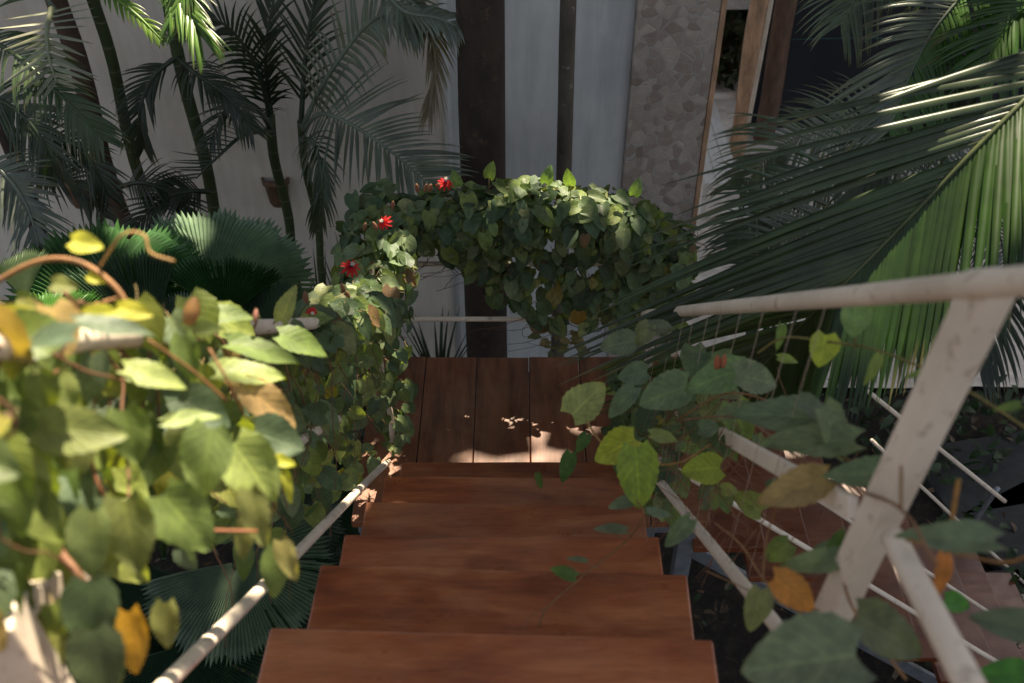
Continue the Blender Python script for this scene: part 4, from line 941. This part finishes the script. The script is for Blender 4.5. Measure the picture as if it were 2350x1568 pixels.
for a in [(1350, 915, 2.2, 105, -45, PALE, 0, .3, .85), (1410, 1032, 2.1, 105, 150, (0.36, 0.38, 0.05), 0, .2, .8), (1465, 1100, 2.0, 145, 85, (0.20, 0.30, 0.05), 0, .15, .68), (1608, 1077, 2.0, 88, 175, (0.27, 0.32, 0.04), 0, .2, .85),
          (1628, 983, 2.1, 48, 0, CO, 0, .2, .95), (1527, 1003, 2.2, 72, 10, PALE, .2, .6, .5), (1962, 738, 1.6, 74, 90, (0.16, 0.25, 0.10), 0, .2, 1.0), (1888, 806, 1.7, 76, 100, (0.28, 0.36, 0.05), 0, .2, .95),
          (2003, 850, 1.6, 80, 115, (0.17, 0.24, 0.06), 0, .1, .35), (1775, 950, 1.6, 190, 185, CO, .2, .6, .5), (1850, 1010, 1.5, 210, 180, CO, .2, .6, .42), (1920, 1000, 1.5, 150, 60, CO, .2, .6, .6), (1880, 945, 1.55, 110, 30, (0.09, 0.12, 0.08), .2, .5, .5),
          (1975, 1085, 1.35, 170, 180, CO, .1, .6, .45), (1815, 1125, 1.4, 165, 160, (0.27, 0.20, 0.09), .1, .4, .55), (1830, 1365, 1.4, 135, 35, (0.45, 0.19, 0.04), .1, .4, .6), (1860, 1290, 1.4, 150, 170, (0.15, 0.19, 0.11), .2, .6, .4),
          (1930, 1275, 1.4, 100, 110, (0.07, 0.13, 0.04), 0, .2, .8), (2170, 1230, 1.15, 215, 185, CO, .1, .7, .38), (1830, 1520, 1.15, 260, 170, CO, .15, .5, .8), (2050, 1460, 1.2, 200, 30, (0.10, 0.13, 0.075), .1, .4, .6), (2310, 1430, 1.2, 160, 190, (0.10, 0.13, 0.08), .1, .4, .5),
          (1735, 1405, 1.5, 110, 100, (0.18, 0.20, 0.10), .1, .3, .6), (1555, 1225, 1.8, 90, 130, CO, .1, .3, .5), (1425, 1155, 2.05, 66, 165, CO, .1, .5, .5), (1515, 1178, 2.0, 62, 10, CO, .1, .6, .4), (1398, 1213, 2.1, 78, 185, CO, .1, .7, .35),
          (1292, 1313, 2.07, 62, 200, (0.10, 0.19, 0.04), .1, .5, .55), (1322, 1283, 2.1, 50, 190, CO, .1, .7, .3), (1300, 1075, 2.7, 74, 105, (0.06, 0.13, 0.03), 0, .2, .5), (1335, 1018, 2.8, 50, 120, (0.07, 0.14, 0.035), 0, .2, .6), (1238, 1105, 2.8, 40, 75, (0.08, 0.14, 0.03), 0, .2, .45),
          (1520, 905, 2.1, 120, 160, CO, .2, .5, .8), (1425, 925, 2.3, 95, 130, CO, .1, .4, .5), (1635, 870, 2.0, 140, 160, (0.12, 0.2, 0.09), .2, .5, .6), (1740, 870, 1.9, 110, 10, CO, .2, .5, .8), (1500, 745, 2.6, 70, 200, CO, .2, .7, .5),
          (1450, 860, 2.4, 70, 170, CO, .1, .3, .8), (1415, 790, 2.6, 80, 170, CO, .1, .3, .8), (1475, 770, 2.6, 60, 120, (0.15, 0.18, 0.11), .1, .3, .8), (2310, 935, 1.4, 60, 170, GRN, .1, .6, .4), (2110, 858, 1.5, 60, 170, GRN, .1, .6, .4),
          (2160, 1330, 1.3, 120, 95, (0.36, 0.14, 0.04), .1, .2, .35), (2200, 1385, 1.5, 70, 20, (0.06, 0.2, 0.03), .1, .2, .7), (2300, 1545, 1.4, 110, 175, (0.06, 0.2, 0.03), .1, .3, .6), (1790, 775, 1.9, 60, 100, GRN, 0, .1, .4), (1810, 825, 1.9, 50, 10, (0.2, 0.28, 0.06), 0, .5, .5), (1680, 945, 2.0, 90, 170, CO, .1, .6, .5)]:
    HL(a[0], a[1], a[2], a[3], a[4], jit(a[5], 0.06), a[6], a[7], a[8])
def S(pts, r, c=(1.1, 0.9, 0.6), n=16, par=None):
    b = MB(); tube(b, smoothpts([W(*q) for q in pts], n), r, 6, c); b.build('stem', M_STEM, par or v4)
S([(1345, 965, 2.15), (1375, 1010, 2.15), (1420, 1050, 2.1), (1480, 1065, 2.05), (1560, 1062, 2.05), (1630, 1020, 2.1)], 0.0022, (1.4, 1.3, 0.6))
S([(1480, 1180, 2.0), (1440, 1240, 2.1), (1340, 1320, 2.07), (1260, 1390, 2.02), (1235, 1440, 1.985)], 0.0022, (0.9, 0.75, 0.4))
S([(1430, 1240, 2.1), (1400, 1218, 2.1)], 0.001); S([(1340, 1320, 2.07), (1300, 1300, 2.07)], 0.001); S([(1360, 1300, 2.15), (1330, 1285, 2.2)], 0.001)
S([(1260, 1390, 2.02), (1215, 1415, 2.0), (1202, 1440, 1.98)], 0.001); S([(1350, 1300, 2.15), (1390, 1310, 2.2), (1405, 1350, 2.2)], 0.0008); S([(1460, 1145, 2.0), (1480, 1180, 2.0)], 0.0014)
S([(1740, 810, 1.9), (1800, 775, 1.8), (1900, 785, 1.7), (2000, 800, 1.6), (2130, 850, 1.5), (2260, 920, 1.4), (2380, 1000, 1.35)], 0.0022, (0.8, 1.1, 0.5), 24)
S([(1962, 775, 1.6), (1962, 800, 1.65)], 0.0015, (0.8, 1.1, 0.5)); S([(1560, 960, 2.1), (1660, 905, 2.0), (1760, 920, 1.9), (1850, 1000, 1.7), (1990, 1080, 1.4)], 0.0022)
S([(1550, 965, 2.1), (1700, 960, 1.9), (1830, 1050, 1.6), (1960, 1120, 1.35), (2070, 1170, 1.15), (2150, 1300, 1.1)], 0.0022, (0.9, 0.75, 0.55), 24)
S([(2068, 1070, 1.15), (2068, 1165, 1.13)], 0.002, (0.9, 0.8, 0.4)); S([(2200, 1100, 1.2), (2180, 1220, 1.2)], 0.003, (1.3, 1.0, 0.3))
S([(1640, 1200, 1.8), (1700, 1250, 1.7), (1760, 1340, 1.6), (1850, 1420, 1.4), (1950, 1540, 1.3)], 0.0016); S([(1930, 1300, 1.4), (1960, 1400, 1.35), (2080, 1560, 1.3)], 0.0022)
S([(2080, 1240, 1.15), (2300, 1290, 1.15), (2400, 1250, 1.1)], 0.002, (1.2, 0.9, 0.4)); S([(1800, 1120, 1.5), (1760, 1230, 1.6), (1750, 1340, 1.6)], 0.0016); S([(1620, 1310, 1.7), (1780, 1380, 1.5), (1880, 1400, 1.4)], 0.0012)
for k in range(26):
    t = random.uniform(0, 0.5); q = WX(1555, 940, XR).lerp(WX(2000, 1190, XR), t)
    twig(sb, [q+rnd(0.05), q+rnd(0.12), q+rnd(0.2)-UP*0.1], 0.0013, 8, c=(0.9, 0.6, 0.4), wob=0.006)
for k in range(14):
    q = V((random.uniform(.38, .5), random.uniform(2.1, 2.7), LZ+random.uniform(.1, .5)))
    twig(sb, [q, q+rnd(0.12), q+rnd(0.2)-UP*0.1], 0.0016, 8, c=(0.9, 0.5, 0.35), wob=0.006)
for k in range(46):
    y = random.uniform(0.95, 2.1); u = (y-a2.y)/(c2.y-a2.y); q = a2+(c2-a2)*u; q.x = XR
    q = q+V((random.uniform(-.03, .12), 0, random.uniform(-0.02, 0.30)))
    if k % 2: vine_leaf(fb, sb, q, V((-0.2, -0.5, 0.8)), 0.06, WARM_COLS+VINE_COLS, rows=8, tooth=0.03)
    twig(sb, [q+rnd(0.02), q+rnd(0.08), q+rnd(0.12)-UP*random.uniform(0, 0.25)], 0.0012, 8, c=(0.8, 0.55, 0.4), wob=0.005)
fb.build('foliage', M_VINE, v4); sb.build('stem', M_STEM, v4)
bud(v4, W(1645, 848, 2.0), idir(0.05, -1, 0), 0.028, 0.007, (0.5, 0.16, 0.07)); bud(v4, W(1658, 845, 2.0), idir(0.2, -1, 0), 0.028, 0.007, (0.5, 0.18, 0.09))

# ground litter and undergrowth near the lower right
lt = MB()
for k in range(2600):
    x = random.uniform(-2.6, 4.5); y = random.uniform(0.0, 4.8)
    leaf(lt, V((x, y, 0.03+random.uniform(0, 0.03))), rnd()+V((0, 0, 0)), UP+rnd(0.5), random.uniform(0.03, 0.09), random.uniform(0.015, 0.04), jit(random.choice([(0.10, 0.06, 0.03), (0.05, 0.03, 0.02), (0.14, 0.10, 0.06), (0.03, 0.05, 0.02)]), 0.3), rows=3, cols=1)
tag(lt.build('leaf_litter', M_CANOPY), 'fallen brown leaves scattered on the dark soil under the stairs', 'leaf litter', kind='stuff')

gc = MB()
for k in range(1500):
    x = random.uniform(1.7, 4.6); y = random.uniform(2.2, 4.7)
    if math.sin(x*3.1)+math.sin(y*4.3+1) < 0.1: continue
    leaf(gc, V((x, y, random.uniform(0.03, 0.28))), rnd()+UP*0.3, UP+rnd(0.7), random.uniform(0.06, 0.13), random.uniform(0.03, 0.06), jit((0.03, 0.055, 0.02), 0.3), rows=4, cols=1)
tag(gc.build('ground_cover', M_CANOPY), 'low dark leafy ground cover growing on the soil at the right', 'ground cover', kind='stuff')

# ------------------------------------------------------------------ ADDED CANOPY beyond the wall: unseen trees that shape the sun patches
SUN = V((0.17, 0.47, 0.86)).normalized()
targets = [(W(330, 900, 1.15), .11), (W(520, 1000, 1.25), .10),
 (W(2120, 460, 2.6), -.01), (W(1990, 600, 2.64), -.01),
 (W(500, 700, 1.4), 0.09), (W(430, 780, 1.25), 0.08), (W(80, 830, 1.05), 0.0), (W(450, 950, 1.2), 0.06), (W(640, 1000, 1.4), 0.05), (W(330, 1200, 1.1), 0.05), (W(600, 1200, 1.2), 0.05), (W(150, 1050, 1.05), 0.0),
 (W(1215, 500, 3.80), 0.09), (W(1300, 500, 3.80), 0.10), (W(1380, 505, 3.82), 0.06), (W(1235, 545, 3.85), 0.03),
           (W(830, 690, 2.9), 0.10), (W(900, 705, 2.95), 0.05), (W(888, 870, 3.75), 0.05), (W(880, 930, 3.75), 0.05),
           (W(60, 720, 1.1), 0.10), (W(250, 740, 1.15), 0.10), (W(360, 860, 1.2), 0.07), (W(580, 850, 1.4), 0.08), (W(660, 740, 1.7), 0.06), (W(470, 1060, 1.15), 0.08), (W(590, 1090, 1.25), 0.07), (W(150, 900, 1.1), 0.06), (W(620, 930, 1.4), 0.05),
           (W(300, 1000, 1.1), 0.05), (W(200, 1250, 1.0), 0.06),
           (WZ(1262, 872, LZ), -0.085), 
           (W(430, 50, 4.0), 0.10), (W(455, 120, 4.0), 0.04), (W(370, 50, 4.0), 0.06), (W(50, 80, 4.0), 0.02), (W(60, 580, 3.8), 0.08), (W(120, 660, 3.6), 0.12),
           (W(2200, 590, 2.45), 0.03), (W(2090, 690, 2.6), 0.02), (W(2130, 780, 2.6), 0.03), (W(2300, 780, 2.6), 0.04),
           (W(2180, 40, 4.2), 0.16), (W(2250, 130, 4.2), 0.14), (W(2100, 180, 4.2), 0.08),
           (W(700, 1240, 3.5), 0.07), (W(640, 1290, 3.6), 0.05), (W(600, 1350, 3.6), 0.04), (W(760, 1280, 3.6), 0.03),
           (WY(1728, 60, 7.9), -0.03)]
guards = [(WZ(px_, 1010, LZ), .03) for px_ in (1020, 1060, 1100, 1140, 1180, 1220, 1260, 1300, 1340, 1380)]+[(V((x_, 2.42, 1.75)), .10) for x_ in (-.25, -.15, -.05, .05, .15, .25, .35, .45)]+[(WX(40, 1440, -.5), .05), (V((-.42, 2.18, 2.17)), .1), (WX(560, 1400, -.47), .05), (WX(430, 1510, -.47), .05), (V((-.36, .92, 3.02)), .11), (V((-.25, .9, 3.02)), .08), (V((1.2, 2.8, 1.2)), .28), (V((1.4, 2.8, 1.0)), .28), (V((0.95, 2.8, 1.35)), .2), (V((-.3, 2.43, 1.96)), .08)]
trees = [(-4.2, -1.0, 'unseen leafy canopy added to shape the sunlight, beyond the left end of the garden wall'), (-1.0, 2.2, 'unseen leafy canopy added to shape the sunlight, beyond the middle of the garden wall'), (2.2, 6.2, 'unseen leafy canopy added to shape the sunlight, beyond the netting at right')]
for x0, x1, lab in trees:
    e = empty('added_canopy', ((x0+x1)/2, 11.5, 0), lab, 'tree', 'added canopies that block the sun beyond the wall')
    b = MB(); xc = (x0+x1)/2
    tube(b, smoothpts([V((xc, 11.5, -0.1)), V((xc+.1, 11.4, 3)), V((xc, 10, 6)), V((xc, 8.5, 8.2))], 20), lambda t: 0.18*(1-0.6*t), 12, wob=0.03)
    for k in range(5):
        tube(b, smoothpts([V((xc, 10.2, 5.8)), V((xc+random.uniform(-1, 1), 8+random.uniform(-1, 3), 7.6)), V((random.uniform(x0, x1), random.uniform(4, 13), 8.6))], 12), lambda t: 0.07*(1-0.7*t), 7)
    b.build('trunk', M_GREYTRUNK, e)
    b = MB(); area = (x1-x0)*11.5; area *= (2.0 if x0 > -3 else 1.0); cnt = int(area/0.019*4.3)
    y1_ = 20.0 if x0 > -3 else 14.2; cells = []
    stp = 0.145
    for lay in range(7):
        yy = 1.7+random.random()*stp
        while yy < y1_:
            xx = x0+random.random()*stp
            while xx < x1: cells.append((xx+random.uniform(-.06, .06), yy+random.uniform(-.06, .06), 8.0+0.2*lay+random.uniform(0, .2))); xx += stp
            yy += stp
    for c_ in cells:  # leaf gaps cut so sun reaches the targets; guards keep spots shaded
        c0 = V(c_)
        ok = True
        for P_, r_ in targets:
            dv = c0-P_; dd = (dv-SUN*dv.dot(SUN)).length
            if dd < r_+0.12: ok = False; break
        if not ok:
            for P_, r_ in guards:
                dv = c0-P_
                if (dv-SUN*dv.dot(SUN)).length < r_: ok = True; break
        if not ok or (c0.y > 14.5 and random.random() < 0.35): continue
        T = rnd(); T.z *= 0.3; T.normalize(); n_ = SUN+rnd(0.5); n_ = (n_-T*n_.dot(T)).normalized(); s_ = T.cross(n_); L_ = random.uniform(0.19, 0.25)
        b.add([c0-T*L_*.5, c0+s_*L_*.4, c0+T*L_*.5, c0-s_*L_*.4], [(0, 1, 2, 3)], (0.05, 0.09, 0.03), smooth=False)
    b.build('crown', M_CANOPY, e)

# ------------------------------------------------------------------ LIGHT, SKY, CAMERA
w = bpy.data.worlds.new('World'); scene.world = w; w.use_nodes = True
nt = w.node_tree; bg = nt.nodes['Background']; sky = nt.nodes.new('ShaderNodeTexSky'); sky.sky_type = 'NISHITA'; sky.sun_disc = False
el = math.asin(SUN.z); az = math.atan2(SUN.x, SUN.y)
sky.dust_density = 3.0; sky.ozone_density = 0.3; sky.air_density = 1.0; sky.sun_elevation = el; sky.sun_rotation = az
hs = nt.nodes.new('ShaderNodeHueSaturation'); hs.inputs['Saturation'].default_value = 0.5; nt.links.new(sky.outputs[0], hs.inputs['Color']); nt.links.new(hs.outputs[0], bg.inputs[0]); bg.inputs[1].default_value = 0.055
sl = bpy.data.lights.new('sun', 'SUN'); sl.energy = 5.0; sl.angle = math.radians(0.5); sl.color = (1, 0.88, 0.66)
so = bpy.data.objects.new('sun', sl); col.objects.link(so); so.rotation_euler = SUN.to_track_quat('Z', 'Y').to_euler()
cam = bpy.data.cameras.new('camera'); co = bpy.data.objects.new('camera', cam); col.objects.link(co); scene.camera = co
co.location = (0, 0, CZ); co.rotation_euler = (math.pi/2-PITCH, 0, 0)
cam.sensor_width = 36; cam.lens = F/2350*36; cam.clip_start = 0.02; cam.clip_end = 2000
cam.dof.use_dof = True; cam.dof.focus_distance = 3.7; cam.dof.aperture_fstop = 3.5
scene.view_settings.view_transform = 'Standard'; scene.view_settings.look = 'None'; scene.view_settings.exposure = 1.9; scene.view_settings.gamma = 1
scene.render.engine = 'CYCLES'
